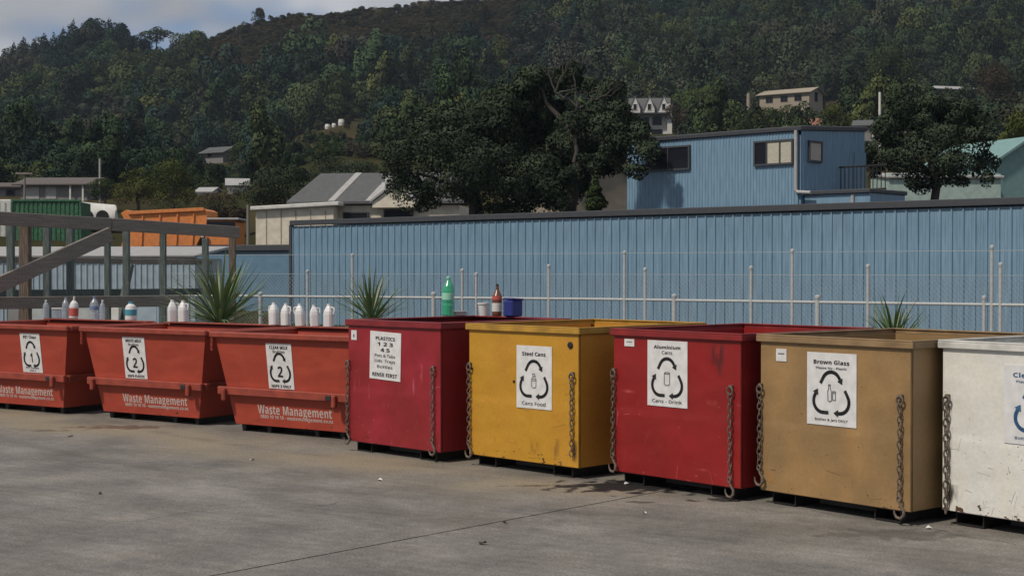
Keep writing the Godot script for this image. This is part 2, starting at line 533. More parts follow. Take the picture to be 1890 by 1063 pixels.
# ------------------------------------------------------------------ foliage
# leaf-sized faces spread through the outer part of every lobe; lobe = [centre, radii]
func crown_mesh(lobes: Array, count: int, leaf: float, col: Color, col2: Color, seed_: int, inner := 0.55, soft := 0.6) -> ArrayMesh:
	var r := RandomNumberGenerator.new()
	r.seed = seed_
	var v := PackedVector3Array()
	var n := PackedVector3Array()
	var c := PackedColorArray()
	var idx := PackedInt32Array()
	v.resize(count * 4); n.resize(count * 4); c.resize(count * 4); idx.resize(count * 6)
	var area := []
	var total := 0.0
	for l in lobes:
		total += pow(l[1].x * l[1].y * l[1].z, 0.667)
		area.append(total)
	var tone := noise(seed_, 0.55 / maxf(leaf * 6.0, 0.3), 3)
	for i in count:
		var pick := r.randf() * total
		var k := 0
		while area[k] < pick: k += 1
		var l: Array = lobes[k]
		var d := Vector3(r.randfn(), r.randfn(), r.randfn()).normalized()
		if d.y < -0.35 and r.randf() < 0.5: d.y = -d.y
		var p: Vector3 = l[0] + l[1] * d * lerpf(inner, 1.04, pow(r.randf(), 0.45))
		var nn := (d * 0.9 + Vector3(r.randfn(), r.randfn() + 0.35, r.randfn()) * 0.55).normalized()
		var x := nn.cross(Vector3(r.randfn(), r.randfn(), r.randfn())).normalized()
		var y := nn.cross(x)
		var s := leaf * r.randf_range(0.6, 1.35)
		var t := clampf(0.5 + tone.get_noise_3dv(p) * 1.3 + r.randf_range(-0.25, 0.25), 0.0, 1.0)
		var cc := col.lerp(col2, t)
		var sn := (nn * (1.0 - soft) + d * soft).normalized()
		var b := i * 4
		v[b] = p - x * s * 0.5; v[b + 1] = p - y * s * 0.34 + nn * s * 0.08; v[b + 2] = p + x * s * 0.5; v[b + 3] = p + y * s * 0.34 + nn * s * 0.08
		for q in 4:
			n[b + q] = sn; c[b + q] = cc
		var o := i * 6
		idx[o] = b; idx[o + 1] = b + 2; idx[o + 2] = b + 1; idx[o + 3] = b; idx[o + 4] = b + 3; idx[o + 5] = b + 2
	var A := []
	A.resize(Mesh.ARRAY_MAX)
	A[Mesh.ARRAY_VERTEX] = v; A[Mesh.ARRAY_NORMAL] = n; A[Mesh.ARRAY_COLOR] = c; A[Mesh.ARRAY_INDEX] = idx
	var m := ArrayMesh.new()
	m.add_surface_from_arrays(Mesh.PRIMITIVE_TRIANGLES, A)
	m.surface_set_material(0, M.leaves)
	return m

# random lobes that fill an ellipsoid of the given radii round c
func lobes_in(c: Vector3, rad: Vector3, k: int, r: RandomNumberGenerator, size := 0.42) -> Array:
	var out := [[c, rad * 0.62]]
	for i in k:
		var d := Vector3(r.randfn(), r.randfn() * 0.9 + 0.15, r.randfn()).normalized()
		var s := size * r.randf_range(0.7, 1.2)
		out.append([c + rad * d * (1.0 - s * 0.75), rad * s * Vector3(1.1, 0.95, 1.1)])
	return out

func limb(b: Mb, a: Vector3, e: Vector3, r0: float, r1: float, r: RandomNumberGenerator, wob := 0.06) -> void:
	var pts := []
	var rad := []
	var L := a.distance_to(e)
	for i in 6:
		var t := i / 5.0
		var w := Vector3(r.randfn(), r.randfn(), r.randfn()) * L * wob * sin(PI * t)
		pts.append(a.lerp(e, t) + w)
		rad.append(lerpf(r0, r1, t))
	b.tube(pts, rad, 7)

const TONES := [
	[Color(0.0270, 0.0365, 0.0260), Color(0.0620, 0.0830, 0.0540)],   # 0 dark evergreen
	[Color(0.0267, 0.0410, 0.0196), Color(0.0624, 0.0846, 0.0356)],   # 1 mid green
	[Color(0.0490, 0.0624, 0.0213), Color(0.1025, 0.1158, 0.0374)],   # 2 olive
	[Color(0.0490, 0.0757, 0.0250), Color(0.1025, 0.1381, 0.0446)],   # 3 light green
	[Color(0.0401, 0.0339, 0.0250), Color(0.0757, 0.0606, 0.0428)],   # 4 brownish
	[Color(0.0161, 0.0267, 0.0232), Color(0.0356, 0.0517, 0.0410)],   # 5 blue green
]

func tree(called: String, label: String, px: float, top: float, low: float, wide: float, D: float, tone: int, seed_: int, group := "", shape := 0) -> void:
	var r := RandomNumberGenerator.new()
	r.seed = seed_
	var m := D / F
	var c := at(px, (top + low) / 2.0, D)
	var gy := height(c.x, D)
	var rad := Vector3(wide * m / 2.0, (low - top) * m / 2.0, wide * m / 2.4)
	var t := thing(called, label, "tree" if shape != 2 else "shrub", Vector3(c.x, minf(gy, c.y - rad.y), c.z), 0, group)
	var o := c - t.position
	var b := Mb.new()
	var thick := clampf(rad.y * 0.09, 0.06, 0.5)
	limb(b, Vector3(0, -0.6, 0), o, thick * 1.4, thick * 0.6, r, 0.03)
	var lobes: Array
	if shape == 1:   # conifer
		lobes = []
		for i in 16:
			var f := i / 15.0
			var w := (1.0 - 0.9 * pow(f, 1.3)) * r.randf_range(0.6, 1.0)
			lobes.append([o + Vector3(rad.x * r.randfn() * 0.22 * (1.0 - f), rad.y * (-0.85 + 1.75 * f), rad.z * r.randfn() * 0.2 * (1.0 - f)), Vector3(rad.x * w, rad.y * 0.24, rad.z * w)])
	else:
		lobes = lobes_in(o, rad, 11, r)
		for i in 5:
			limb(b, o * 0.75, lobes[1 + i][0], thick * 0.55, thick * 0.2, r)
	obj("trunk", b.mesh(M.bark), t)
	var leaf := clampf(2.9 * m, 0.09, 0.8)
	var count := int(clampf(wide * (low - top) * 0.75, 1800, 12000))
	obj("crown", crown_mesh(lobes, count, leaf, TONES[tone][0], TONES[tone][1], seed_), t)

func build_forest() -> void:
	var r := RandomNumberGenerator.new()
	r.seed = 404
	var root := thing("hillside_forest", "dense dark green bush covering the whole hillside up to the ridge", "forest")
	root.set_meta("kind", "stuff")
	var kinds := []
	for k in 6:
		var lb := lobes_in(Vector3(0, [0.9, 0.9, 0.9, 0.9, 1.3, 0.8][k], 0), [Vector3(1, 0.85, 1), Vector3(0.9, 1.0, 0.9), Vector3(1, 1.05, 1), Vector3(0.85, 0.85, 0.85), Vector3(0.68, 1.25, 0.68), Vector3(1.25, 0.7, 1.25)][k], [12, 9, 14, 7, 10, 14][k], r, [0.4, 0.5, 0.36, 0.55, 0.42, 0.34][k])
		kinds.append([crown_mesh(lb, 2200, 0.125, Color(0.68, 0.68, 0.68), Color(1.28, 1.28, 1.28), 900 + k, 0.6, 0.78), []])
	var tone := noise(61, 0.011, 3)
	var tone2 := noise(62, 0.05, 2)
	var D := 118.0
	while D < 392.0:
		var step: float = lerpf(5.4, 6.4, (D - 118.0) / 270.0)
		var near := lerpf(0.5, 1.0, clampf((D - 118.0) / 170.0, 0.0, 1.0))
		step *= near
		var x := -0.62 * D
		while x < 0.62 * D:
			var xx := x + r.randf_range(-2.2, 2.2)
			var dd := D + r.randf_range(-2.2, 2.2)
			x += step
			var p := Vector3(xx, height(xx, dd), -dd)
			var q := to_px(p)
			var s := r.randf_range(2.5, 4.5) * (1.25 if r.randf() < 0.15 else 1.0) * near
			var heath := smoothstep(285.0, 325.0, dd) * smoothstep(330.0, 420.0, q.x) * (1.0 - smoothstep(900.0, 1050.0, q.x))
			if heath > 0.5 and r.randf() < 0.8: continue
			var clear := q.x > 505 and q.x < 705 and dd > 160 and dd < 243
			if clear:
				if r.randf() < 0.5: continue
				s *= r.randf_range(0.10, 0.26)
			elif q.x > 490 and q.x < 715 and dd <= 160: s *= 0.4
			if heath > 0.5: s *= r.randf_range(0.3, 0.6)
			elif dd > 320: s *= 0.8
			# keep the view of each house open
			var hit := true
			for tries in 3:
				var half := F * s / dd
				hit = false
				for h in OPEN:
					if dd < h[4] + 6.0 and q.x + half > h[0] and q.x - half < h[2] and q.y > h[1] - 4 and q.y - half * 1.9 < h[3]:
						hit = true
				if not hit: break
				s *= 0.5
			if hit: continue
			var a := tone.get_noise_2d(xx, dd) + 0.5 * tone2.get_noise_2d(xx, dd) + r.randf_range(-0.22, 0.22)
			var c := Color(0.027, 0.045, 0.029)
			if a > 0.30: c = Color(0.058, 0.074, 0.034)
			elif a > 0.12: c = Color(0.041, 0.066, 0.033)
			elif a < -0.32: c = Color(0.046, 0.050, 0.038)
			elif a < -0.12: c = Color(0.024, 0.041, 0.033)
			var odd := r.randf()
			if odd < 0.05: c = Color(0.075, 0.088, 0.034)
			elif odd < 0.09: c = Color(0.060, 0.056, 0.046)
			if q.x > 1080 and q.y > 60: c = c.lerp(Color(0.058, 0.078, 0.032), 0.35)
			if heath > 0.5: c = Color(0.066, 0.058, 0.032).lerp(Color(0.045, 0.050, 0.026), r.randf())
			if clear: c = Color(0.062, 0.058, 0.034).lerp(Color(0.05, 0.06, 0.03), r.randf())
			c *= r.randf_range(0.75, 1.55)
			c.a = 1
			var tr := Transform3D(Basis(Vector3.UP, r.randf() * TAU).scaled(Vector3(s, s * r.randf_range(0.8, 1.5), s)), p + Vector3(0, -s * 0.35, 0))
			kinds[r.randi() % (4 if heath > 0.02 or dd > 320.0 else 6)][1].append([tr, c])
		D += step * 0.9
	D = 290.0
	while D < 392.0:
		var x := -0.22 * D
		while x < 0.045 * D:
			var p := Vector3(x + r.randf_range(-0.9, 0.9), 0, -D - r.randf_range(-0.9, 0.9))
			x += 1.7
			p.y = height(p.x, -p.z)
			var edge := tone.get_noise_2d(p.x * 2.0, p.z * 2.0) * 40.0
			var q := to_px(p)
			if q.x < 385 + edge or q.x > 990 + edge or -p.z < 305 + edge: continue
			var s := r.randf_range(0.9, 1.5)
			var c := Color(0.082, 0.068, 0.038).lerp(Color(0.055, 0.056, 0.030), clampf(0.5 + 1.6 * tone2.get_noise_2d(p.x, p.z), 0, 1)) * r.randf_range(0.85, 1.15)
			c.a = 1
			kinds[r.randi() % 6][1].append([Transform3D(Basis(Vector3.UP, r.randf() * TAU).scaled(Vector3(s, s * 0.55, s)), p + Vector3(0, -0.2, 0)), c])
		D += 1.7
	for k in kinds:
		var mm := MultiMesh.new()
		mm.transform_format = MultiMesh.TRANSFORM_3D
		mm.use_colors = true
		mm.mesh = k[0]
		mm.instance_count = k[1].size()
		for i in k[1].size():
			mm.set_instance_transform(i, k[1][i][0])
			mm.set_instance_color(i, k[1][i][1])
		var mi := MultiMeshInstance3D.new()
		mi.name = part_name("canopy", root)
		mi.multimesh = mm
		mi.set_meta("kind", "stuff")
		root.add_child(mi, true)

# picture rectangles of the houses on the slope and their distance
const OPEN := [[356, 258, 432, 300, 238.0], [1158, 172, 1245, 252, 215.0], [1395, 160, 1530, 218, 245.0], [1700, 146, 1815, 168, 250.0], [1580, 215, 1632, 262, 120.0], [0, 322, 168, 362, 108.0], [420, 326, 456, 346, 112.0]]

# ------------------------------------------------------------------ signs
func stroke(b: Mb, pts: Array, w: float, z: float) -> void:
	for i in pts.size() - 1:
		var a: Vector2 = pts[i]
		var e: Vector2 = pts[i + 1]
		var d := (e - a).normalized()
		var o := Vector2(-d.y, d.x) * w / 2.0
		a -= d * w * 0.2
		e += d * w * 0.2
		b.quad(Vector3(a.x - o.x, a.y - o.y, z), Vector3(e.x - o.x, e.y - o.y, z), Vector3(e.x + o.x, e.y + o.y, z), Vector3(a.x + o.x, a.y + o.y, z))

# three arrows chasing one another round a rounded triangle; height 1, centred
func recycle_symbol(h: float, w_: float) -> Array:
	var all := []
	var cr := 0.30                      # corner radius
	var R := 0.62 - cr                  # corner-circle centres from the middle
	var width := 0.095
	var mid := Vector2(0, -0.12)
	for k in 3:
		var b := Mb.new()
		var ang := PI / 2 - k * TAU / 3
		var cc := mid + Vector2.from_angle(ang) * R
		var pts := []
		var tang0 := Vector2.from_angle(ang + PI / 3 - PI / 2)
		var p0 := cc + Vector2.from_angle(ang + PI / 3) * cr
		var p1 := cc + Vector2.from_angle(ang - PI / 3) * cr
		var tang1 := Vector2.from_angle(ang - PI / 3 - PI / 2)
		pts.append(p0 - tang0 * 0.17)
		for i in 11:
			pts.append(cc + Vector2.from_angle(ang + PI / 3 - i * TAU / 30) * cr)
		pts.append(p1 + tang1 * 0.06)
		var sc := func(p: Vector2) -> Vector2: return Vector2(p.x * w_, p.y * h)
		var out := []
		for p in pts: out.append(sc.call(p))
		stroke(b, out, width * h, 0.0)
		var tip: Vector2 = p1 + tang1 * 0.20
		var base: Vector2 = p1 + tang1 * 0.05
		var side := Vector2(-tang1.y, tang1.x) * 0.10
		var A: Vector2 = sc.call(base + side)
		var B: Vector2 = sc.call(base - side)
		var T: Vector2 = sc.call(tip)
		b.tri(Vector3(B.x, B.y, 0.0006), Vector3(T.x, T.y, 0.0006), Vector3(A.x, A.y, 0.0006))
		all.append(b)
	return all

var font_bold: SystemFont
var font_plain: SystemFont
func lettering(called: String, text: String, parent: Node, m: Material, x: float, y: float, z: float, width: float, cap: float, bold := true) -> void:
	var t := TextMesh.new()
	t.text = text
	t.font = font_bold if bold else font_plain
	t.font_size = 64
	t.pixel_size = 0.01
	t.depth = 0.02
	t.curve_step = 2.0
	t.material = m
	var bb := t.get_aabb()
	var sx := width / bb.size.x
	var sy := cap / 0.46
	obj(called, t, parent, Transform3D(Basis.from_scale(Vector3(sx, sy, 0.05)), Vector3(x - (bb.position.x + bb.size.x / 2) * sx, y, z)))

func outline(kind: String) -> Array:
	if kind == "can":
		var e := []
		for i in 13: e.append(Vector2(0.11 * cos(i * TAU / 12), 0.24 + 0.035 * sin(i * TAU / 12)))
		return [e, [Vector2(-0.11, 0.24), Vector2(-0.11, -0.2), Vector2(-0.06, -0.25), Vector2(0.06, -0.25), Vector2(0.11, -0.2), Vector2(0.11, 0.24)]]
	if kind == "tin":
		return [[Vector2(-0.1, 0.08), Vector2(-0.1, -0.25), Vector2(-0.04, -0.31), Vector2(0.05, -0.31), Vector2(0.1, -0.25), Vector2(0.1, 0.08), Vector2(-0.1, 0.08)], [Vector2(-0.1, 0.0), Vector2(0.1, 0.0)], [Vector2(-0.07, 0.12), Vector2(0.02, 0.2), Vector2(0.07, 0.14), Vector2(0.04, 0.28), Vector2(-0.06, 0.28), Vector2(-0.04, 0.2)]]
	# bottle and jar
	return [[Vector2(-0.09, 0.36), Vector2(-0.03, 0.36), Vector2(-0.03, 0.22), Vector2(0.01, 0.1), Vector2(0.01, -0.22), Vector2(-0.05, -0.27), Vector2(-0.11, -0.22), Vector2(-0.12, 0.1), Vector2(-0.09, 0.22), Vector2(-0.09, 0.36)], [Vector2(-0.085, 0.33), Vector2(-0.035, 0.33)], [Vector2(0.05, 0.12), Vector2(0.15, 0.12), Vector2(0.15, -0.2), Vector2(0.05, -0.2), Vector2(0.05, 0.12)], [Vector2(0.06, 0.06), Vector2(0.14, 0.06)]]

# plate with its print; lines = [text, y, width, cap, bold] as fractions of the plate
func sign_plate(parent: Node3D, at_: Transform3D, w: float, h: float, ink: Material, lines: Array, inside: String, sy := 0.0, sh := 0.5) -> void:
	var b := Mb.new()
	b.cbox(Vector3(0, 0, 0.002), Vector3(w, h, 0.004), 0.001)
	var s := obj("sign", b.mesh(M.sign_white), parent, at_)
	if sh > 0.0:
		var sym := recycle_symbol(sh * h, minf(sh * h * 1.0, w * 0.66))
		for ar in sym:
			obj("recycling_arrow", ar.mesh(ink), s, Transform3D(Basis(), Vector3(0, sy * h, 0.0062)))
		if inside.length() > 1:
			var o := Mb.new()
			for line in outline(inside):
				var q := []
				for p in line: q.append(Vector2(p.x * sh * h * 0.95, p.y * sh * h * 0.72))
				stroke(o, q, 0.006, 0.0)
			obj("printed_container", o.mesh(M.print_grey if ink != M.print_blue else ink), s, Transform3D(Basis(), Vector3(0, (sy - 0.05) * h, 0.0062)))
		elif inside:
			lettering("numeral", inside, s, ink, 0, (sy - 0.15 * sh * 1.5) * h, 0.0062, w * (0.10 if inside == "1" else 0.2), sh * h * 0.42)
	for l in lines:
		lettering("lettering", l[0], s, ink, 0, l[1] * h, 0.0062, l[2] * w, l[3] * h, l[4])

# ------------------------------------------------------------------ bins
const BW := 1.2146
const BH := 1.031
const BD := 1.52
const BC := 0.086                       # clearance over the ground

func chain(parent: Node3D, u: float, v0: float, v1: float, hook := true, link := 0.052) -> void:
	var b := Mb.new()
	var y := BC + v0
	var k := 0
	var r := RandomNumberGenerator.new()
	r.seed = int(u * 1000 + v0 * 100)
	# ring welded to the plate
	b.ring(Vector3(u, y + 0.01, 0.024), Vector3.RIGHT, Vector3.UP, 0.024, 0.028, 0.007, 10)
	b.cbox(Vector3(u, y + 0.035, 0.012), Vector3(0.03, 0.03, 0.024), 0.004)
	y -= 0.03
	while y > BC + v1 + (0.07 if hook else 0.0):
		var a := (0.5 if k % 2 else -0.9) + r.randf_range(-0.25, 0.25)
		var ax := Vector3(cos(a), 0, sin(a))
		b.ring(Vector3(u + r.randf_range(-0.003, 0.003), y, 0.024), ax, Vector3.UP, link * 0.26, link * 0.5, link * 0.085, 10)
		y -= link * 0.74
		k += 1
	obj("chain", b.mesh(M.chain_steel), parent)
	if hook:
		var h := Mb.new()
		var c := Vector3(u, y - 0.03, 0.028)
		h.ring(c + Vector3(0, 0.035, 0), Vector3.RIGHT, Vector3.UP, 0.014, 0.018, 0.007, 8)
		var pts := [c + Vector3(0, 0.02, 0), c + Vector3(0.012, -0.005, 0), c + Vector3(0.034, -0.03, 0), c + Vector3(0.036, -0.06, 0), c + Vector3(0.012, -0.085, 0), c + Vector3(-0.018, -0.08, 0), c + Vector3(-0.034, -0.055, 0), c + Vector3(-0.036, -0.03, 0)]
		h.tube(pts, [0.007, 0.009, 0.010, 0.011, 0.011, 0.010, 0.007, 0.004], 7)
		obj("hook", h.mesh(M.chain_steel), parent)

func bin(called: String, label: String, X: float, D: float, th: float, front: Material, plain_: Material, rim_col: Color, lip := 0.03) -> Node3D:
	var t := thing(called, label, "recycling bin", P(X, 0, D), -th, "open steel recycling bins in a row")
	var w := BW
	var top := BC + BH
	var k := 0.02
	var b := Mb.new()
	b.cbox(Vector3(w / 2, BC + BH / 2, -k / 2), Vector3(w, BH, k), 0.004)
	obj("front_plate", b.mesh(front), t)
	b = Mb.new()
	b.cbox(Vector3(w / 2, BC + BH / 2, -BD + k / 2), Vector3(w, BH, k), 0.004)
	obj("back_plate", b.mesh(plain_), t)
	for s in 2:
		b = Mb.new()
		b.cbox(Vector3(k / 2 if s == 0 else w - k / 2, BC + BH / 2, -BD / 2), Vector3(k, BH - 0.004, BD - 2 * k), 0.002)
		obj("side_plate", b.mesh(plain_), t)
	b = Mb.new()
	b.box(Vector3(w / 2, BC + 0.015, -BD / 2), Vector3(w - 2 * k - 0.002, 0.03, BD - 2 * k - 0.002))
	obj("floor_plate", b.mesh(M.black_steel), t)
	# rim of angle iron
	b = Mb.new()
	var o := 0.024
	var rh := 0.042
	b.cbox(Vector3(w / 2, top + 0.004, o / 2), Vector3(w + 2 * o, rh, o - 0.002), 0.006)
	b.cbox(Vector3(w / 2, top + 0.004, -BD - o / 2), Vector3(w + 2 * o, rh, o - 0.002), 0.006)
	b.cbox(Vector3(-o / 2, top + 0.004, -BD / 2), Vector3(o - 0.002, rh, BD), 0.006)
	b.cbox(Vector3(w + o / 2, top + 0.004, -BD / 2), Vector3(o - 0.002, rh, BD), 0.006)
	for s in [[w / 2, 0.022 - lip / 2, w + 2 * o - 0.004, lip], [w / 2, -BD - 0.022 + lip / 2, w + 2 * o - 0.004, lip]]:
		b.cbox(Vector3(s[0], top + 0.03, s[1]), Vector3(s[2], 0.012, s[3]), 0.003)
	for sx in [-0.022 + lip / 2, w + 0.022 - lip / 2]:
		b.cbox(Vector3(sx, top + 0.0295, -BD / 2), Vector3(lip, 0.012, BD + 0.04 - 2 * lip), 0.003)
	obj("rim", b.mesh(mottled(mat("rim_paint", rim_col, 0.5), M.scuffs, 1.4)), t)
	# fork pockets under the floor
	for u in [0.075, w - 0.30]:
		b = Mb.new()
		var q := 0.20
		b.box(Vector3(u + q / 2, 0.006, -BD / 2 - 0.02), Vector3(q, 0.008, BD - 0.04))
		b.box(Vector3(u + q / 2, BC - 0.008, -BD / 2 - 0.02), Vector3(q, 0.008, BD - 0.04))
		b.box(Vector3(u + 0.004, BC / 2 - 0.001, -BD / 2 - 0.02), Vector3(0.008, BC - 0.024, BD - 0.04))
		b.box(Vector3(u + q - 0.004, BC / 2 - 0.001, -BD / 2 - 0.02), Vector3(0.008, BC - 0.024, BD - 0.04))
		obj("fork_pocket", b.mesh(M.dark_steel), t)
	b = Mb.new()
	b.box(Vector3(w / 2, BC - 0.03, -BD / 2), Vector3(w * 0.36, 0.055, BD - 0.3))
	obj("underframe", b.mesh(M.black_steel), t)
	return t

func plate_at(u: float, v: float, z := 0.0015, tilt := 0.0) -> Transform3D:
	return Transform3D(Basis(Vector3.BACK, tilt), Vector3(u, BC + v, z))

func small_tag(t: Node3D, u: float, v: float, w: float, h: float, dot: bool) -> void:
	var b := Mb.new()
	b.cbox(Vector3(0, 0, 0.002), Vector3(w, h, 0.004), 0.001)
	var o := obj("sticker", b.mesh(M.sign_white), t, plate_at(u, v))
	b = Mb.new()
	if dot: b.box(Vector3(0, -0.004, 0.0056), Vector3(w * 0.22, h * 0.3, 0.002))
	else: b.box(Vector3(0, h * 0.12, 0.0056), Vector3(w * 0.6, h * 0.08, 0.002))
	obj("printed_mark", b.mesh(M.print_grey), o)

func build_bins() -> void:
	var dark := Color(0.12, 0.08, 0.07)
	var pale := Color(0.80, 0.55, 0.56)
	# crimson
	var base := lin(0.235, 0.012, 0.015)
	var f := painted("crimson_front", paint(101, base, Color(0.58, 0.13, 0.20), 0.65, 40, pale, 0.05, [[0.80, 0.30, 0.50, 0.02, pale, 0.7], [0.07, 0.4, 0.8, 0.01, pale, 0.35], [0.72, 0.42, 0.60, 0.015, Color(0.75, 0.5, 0.55), 0.6], [0.12, 0.45, 0.75, 0.01, Color(0.7, 0.35, 0.42), 0.5]]))
	var s := painted("crimson_side", paint(102, base, Color(0.60, 0.15, 0.2), 0.3, 20, dark, 0.4))
	var t := bin("crimson_bin", "faded crimson bin with a tilted list sign and bottles on its rim", -1.44, 12.84, 0.79, f, s, lin(0.27, 0.022, 0.028), 0.085)
	sign_plate(t, plate_at(0.51, 0.765, 0.0015, -0.03), 0.41, 0.41, M.print_black, [["PLASTICS", 0.36, 0.62, 0.07, true], ["1 2 3", 0.24, 0.5, 0.075, true], ["4 5", 0.12, 0.3, 0.075, true], ["Pots & Tubs", 0.0, 0.66, 0.06, false], ["Lids  Trays", -0.11, 0.66, 0.06, false], ["Bottles", -0.23, 0.5, 0.06, false], ["RINSE FIRST", -0.40, 0.8, 0.075, true]], "", 0, 0)
	small_tag(t, 0.085, 0.93, 0.075, 0.085, true)
	chain(t, 0.012, 0.66, 0.03)
	chain(t, BW * 0.935, 0.66, 0.03)
	# yellow
	base = lin(0.51, 0.265, 0.020)
	f = painted("yellow_front", paint(111, base, Color(0.66, 0.47, 0.16), 0.55, 26, Color(0.30, 0.2, 0.12), 0.28, [[0.93, 0.42, 0.80, 0.008, Color(0.35, 0.24, 0.13), 0.9], [0.62, 0.84, 0.97, 0.05, Color(0.42, 0.28, 0.14), 0.7], [0.80, 0.80, 0.99, 0.05, Color(0.4, 0.27, 0.13), 0.6], [0.97, 0.8, 1.0, 0.03, Color(0.3, 0.2, 0.12), 0.9]]))
	s = painted("yellow_side", paint(112, lin(0.56, 0.25, 0.03), Color(0.75, 0.50, 0.2), 0.4, 14, dark, 0.8))  # base lighter than the front: bounced light put into the side colour
	t = bin("yellow_bin", "mustard yellow bin with a food can sign and rusty lower corner", -0.35, 11.9, 0.79, f, s, lin(0.55, 0.31, 0.045))
	sign_plate(t, plate_at(0.745, 0.665), 0.385, 0.49, M.print_black, [["Steel Cans", 0.37, 0.66, 0.06, true], ["Cans Food", -0.42, 0.66, 0.055, false]], "tin", 0.0, 0.52)
	chain(t, 0.02, 0.70, 0.06)
	chain(t, BW * 0.955, 0.68, 0.10, false)
	var b := Mb.new()
	b.lathe(Vector3(), [[0.0, 0.012], [0.022, 0.012], [0.027, 0.006], [0.027, 0.0]], 14)
	obj("bung", b.mesh(M.dark_steel), t, Transform3D(Basis(Vector3.RIGHT, PI / 2), Vector3(BW * 0.93, BC + 0.93, 0.0)))
	for q in [[0.02, 0.70], [0.42, 0.62]]:
		b = Mb.new()
		b.lathe(Vector3(), [[0.0, 0.006], [0.011, 0.005], [0.013, 0.0]], 10)
		obj("bolt_head", b.mesh(M.dark_steel), t, Transform3D(Basis(Vector3.RIGHT, PI / 2), Vector3(BW * q[0] + 0.01, BC + q[1], 0.0)))
	# red
	base = lin(0.24, 0.009, 0.008)
	f = painted("red_front", paint(121, base, Color(0.56, 0.09, 0.10), 0.45, 34, pale, 0.08, [[0.83, 0.03, 0.22, 0.06, Color(0.16, 0.09, 0.09), 1.0], [0.84, 0.1, 0.30, 0.03, Color(0.25, 0.13, 0.13), 0.8], [0.12, 0.40, 0.43, 0.07, Color(0.72, 0.42, 0.42), 0.7], [0.78, 0.42, 0.47, 0.09, Color(0.68, 0.36, 0.36), 0.6], [0.72, 0.9, 0.92, 0.12, Color(0.72, 0.42, 0.4), 0.5]]))
	s = painted("red_side", paint(122, base, Color(0.62, 0.16, 0.18), 0.35, 18, dark, 0.4))
	t = bin("red_bin", "bright red bin with a drink can sign between yellow and tan bins", 0.76, 10.91, 0.84, f, s, lin(0.29, 0.022, 0.022))
	sign_plate(t, plate_at(0.54, 0.755), 0.385, 0.475, M.print_black, [["Aluminium", 0.40, 0.66, 0.05, true], ["Cans", 0.32, 0.26, 0.05, false], ["Cans - Drink", -0.42, 0.74, 0.05, false]], "can", -0.03, 0.52)
	small_tag(t, 0.165, 0.965, 0.10, 0.055, false)
	chain(t, 0.015, 0.72, 0.06)
	chain(t, BW * 0.935, 0.66, 0.0)
	# tan
	base = lin(0.27, 0.170, 0.075)
	f = painted("tan_front", paint(131, base, Color(0.62, 0.49, 0.31), 0.5, 30, Color(0.24, 0.18, 0.13), 0.10, [[0.61, 0.40, 0.90, 0.012, Color(0.66, 0.45, 0.22), 0.7], [0.05, 0.86, 0.97, 0.06, Color(0.70, 0.46, 0.20), 0.6], [0.70, 0.6, 0.75, 0.008, Color(0.25, 0.18, 0.12), 0.7], [0.1, 0.855, 0.865, 0.09, Color(0.25, 0.2, 0.15), 0.7]]))
	s = painted("tan_side", paint(132, base, Color(0.56, 0.45, 0.3), 0.35, 14, dark, 0.3))
	t = bin("tan_bin", "tan brown bin with a brown glass bottle sign beside the white bin", 1.70, 9.98, 0.88, f, s, lin(0.34, 0.225, 0.115))
	sign_plate(t, plate_at(0.605, 0.725), 0.40, 0.475, M.print_black, [["Brown Glass", 0.37, 0.72, 0.055, true], ["Please No - Plastic", 0.29, 0.62, 0.03, false], ["Bottles & Jars ONLY", -0.42, 0.66, 0.033, false]], "bottle", -0.02, 0.52)
	small_tag(t, 0.185, 0.93, 0.09, 0.085, false)
	chain(t, 0.01, 0.68, 0.11)
	chain(t, BW * 0.945, 0.68, 0.02)
	# white
	base = lin(0.70, 0.70, 0.67)
	f = painted("white_front", paint(141, base, Color(0.78, 0.77, 0.72), 0.5, 110, Color(0.24, 0.21, 0.19), 0.6, [[0.03, 0.33, 0.97, 0.03, Color(0.25, 0.24, 0.22), 0.35], [0.05, 0.84, 0.99, 0.05, Color(0.15, 0.13, 0.12), 0.9]], 512))
	s = painted("white_side", paint(142, base, Color(0.74, 0.72, 0.66), 0.4, 40, dark, 0.7))
	t = bin("white_bin", "chipped white bin with a blue clear glass sign at the right edge", 2.70, 9.15, 0.9, f, s, lin(0.74, 0.74, 0.70))
	sign_plate(t, plate_at(0.66, 0.70), 0.44, 0.475, M.print_blue, [["Clear Glass", 0.37, 0.72, 0.055, true], ["Please No - Plastic", 0.29, 0.62, 0.03, false], ["Bottles & Jars ONLY", -0.42, 0.66, 0.033, false]], "bottle", -0.02, 0.52)
	chain(t, 0.045, 0.68, -0.0, false, 0.066)

# ------------------------------------------------------------------ red skips
const SW := 1.42
const SH := 0.95
const SD := 0.95

# front plane of a skip: point at u (0..1 along), y, given outward offset
func skip_pt(u: float, y: float, back: bool, off := 0.0) -> Vector3:
	var k := (y - 0.075) / (SH - 0.075)
	var e := 0.19 * k + off
	var fz := 0.10 * k + off
	return Vector3(lerpf(-e, SW + e, u), y, (-SD - fz * 1.6) if back else fz)

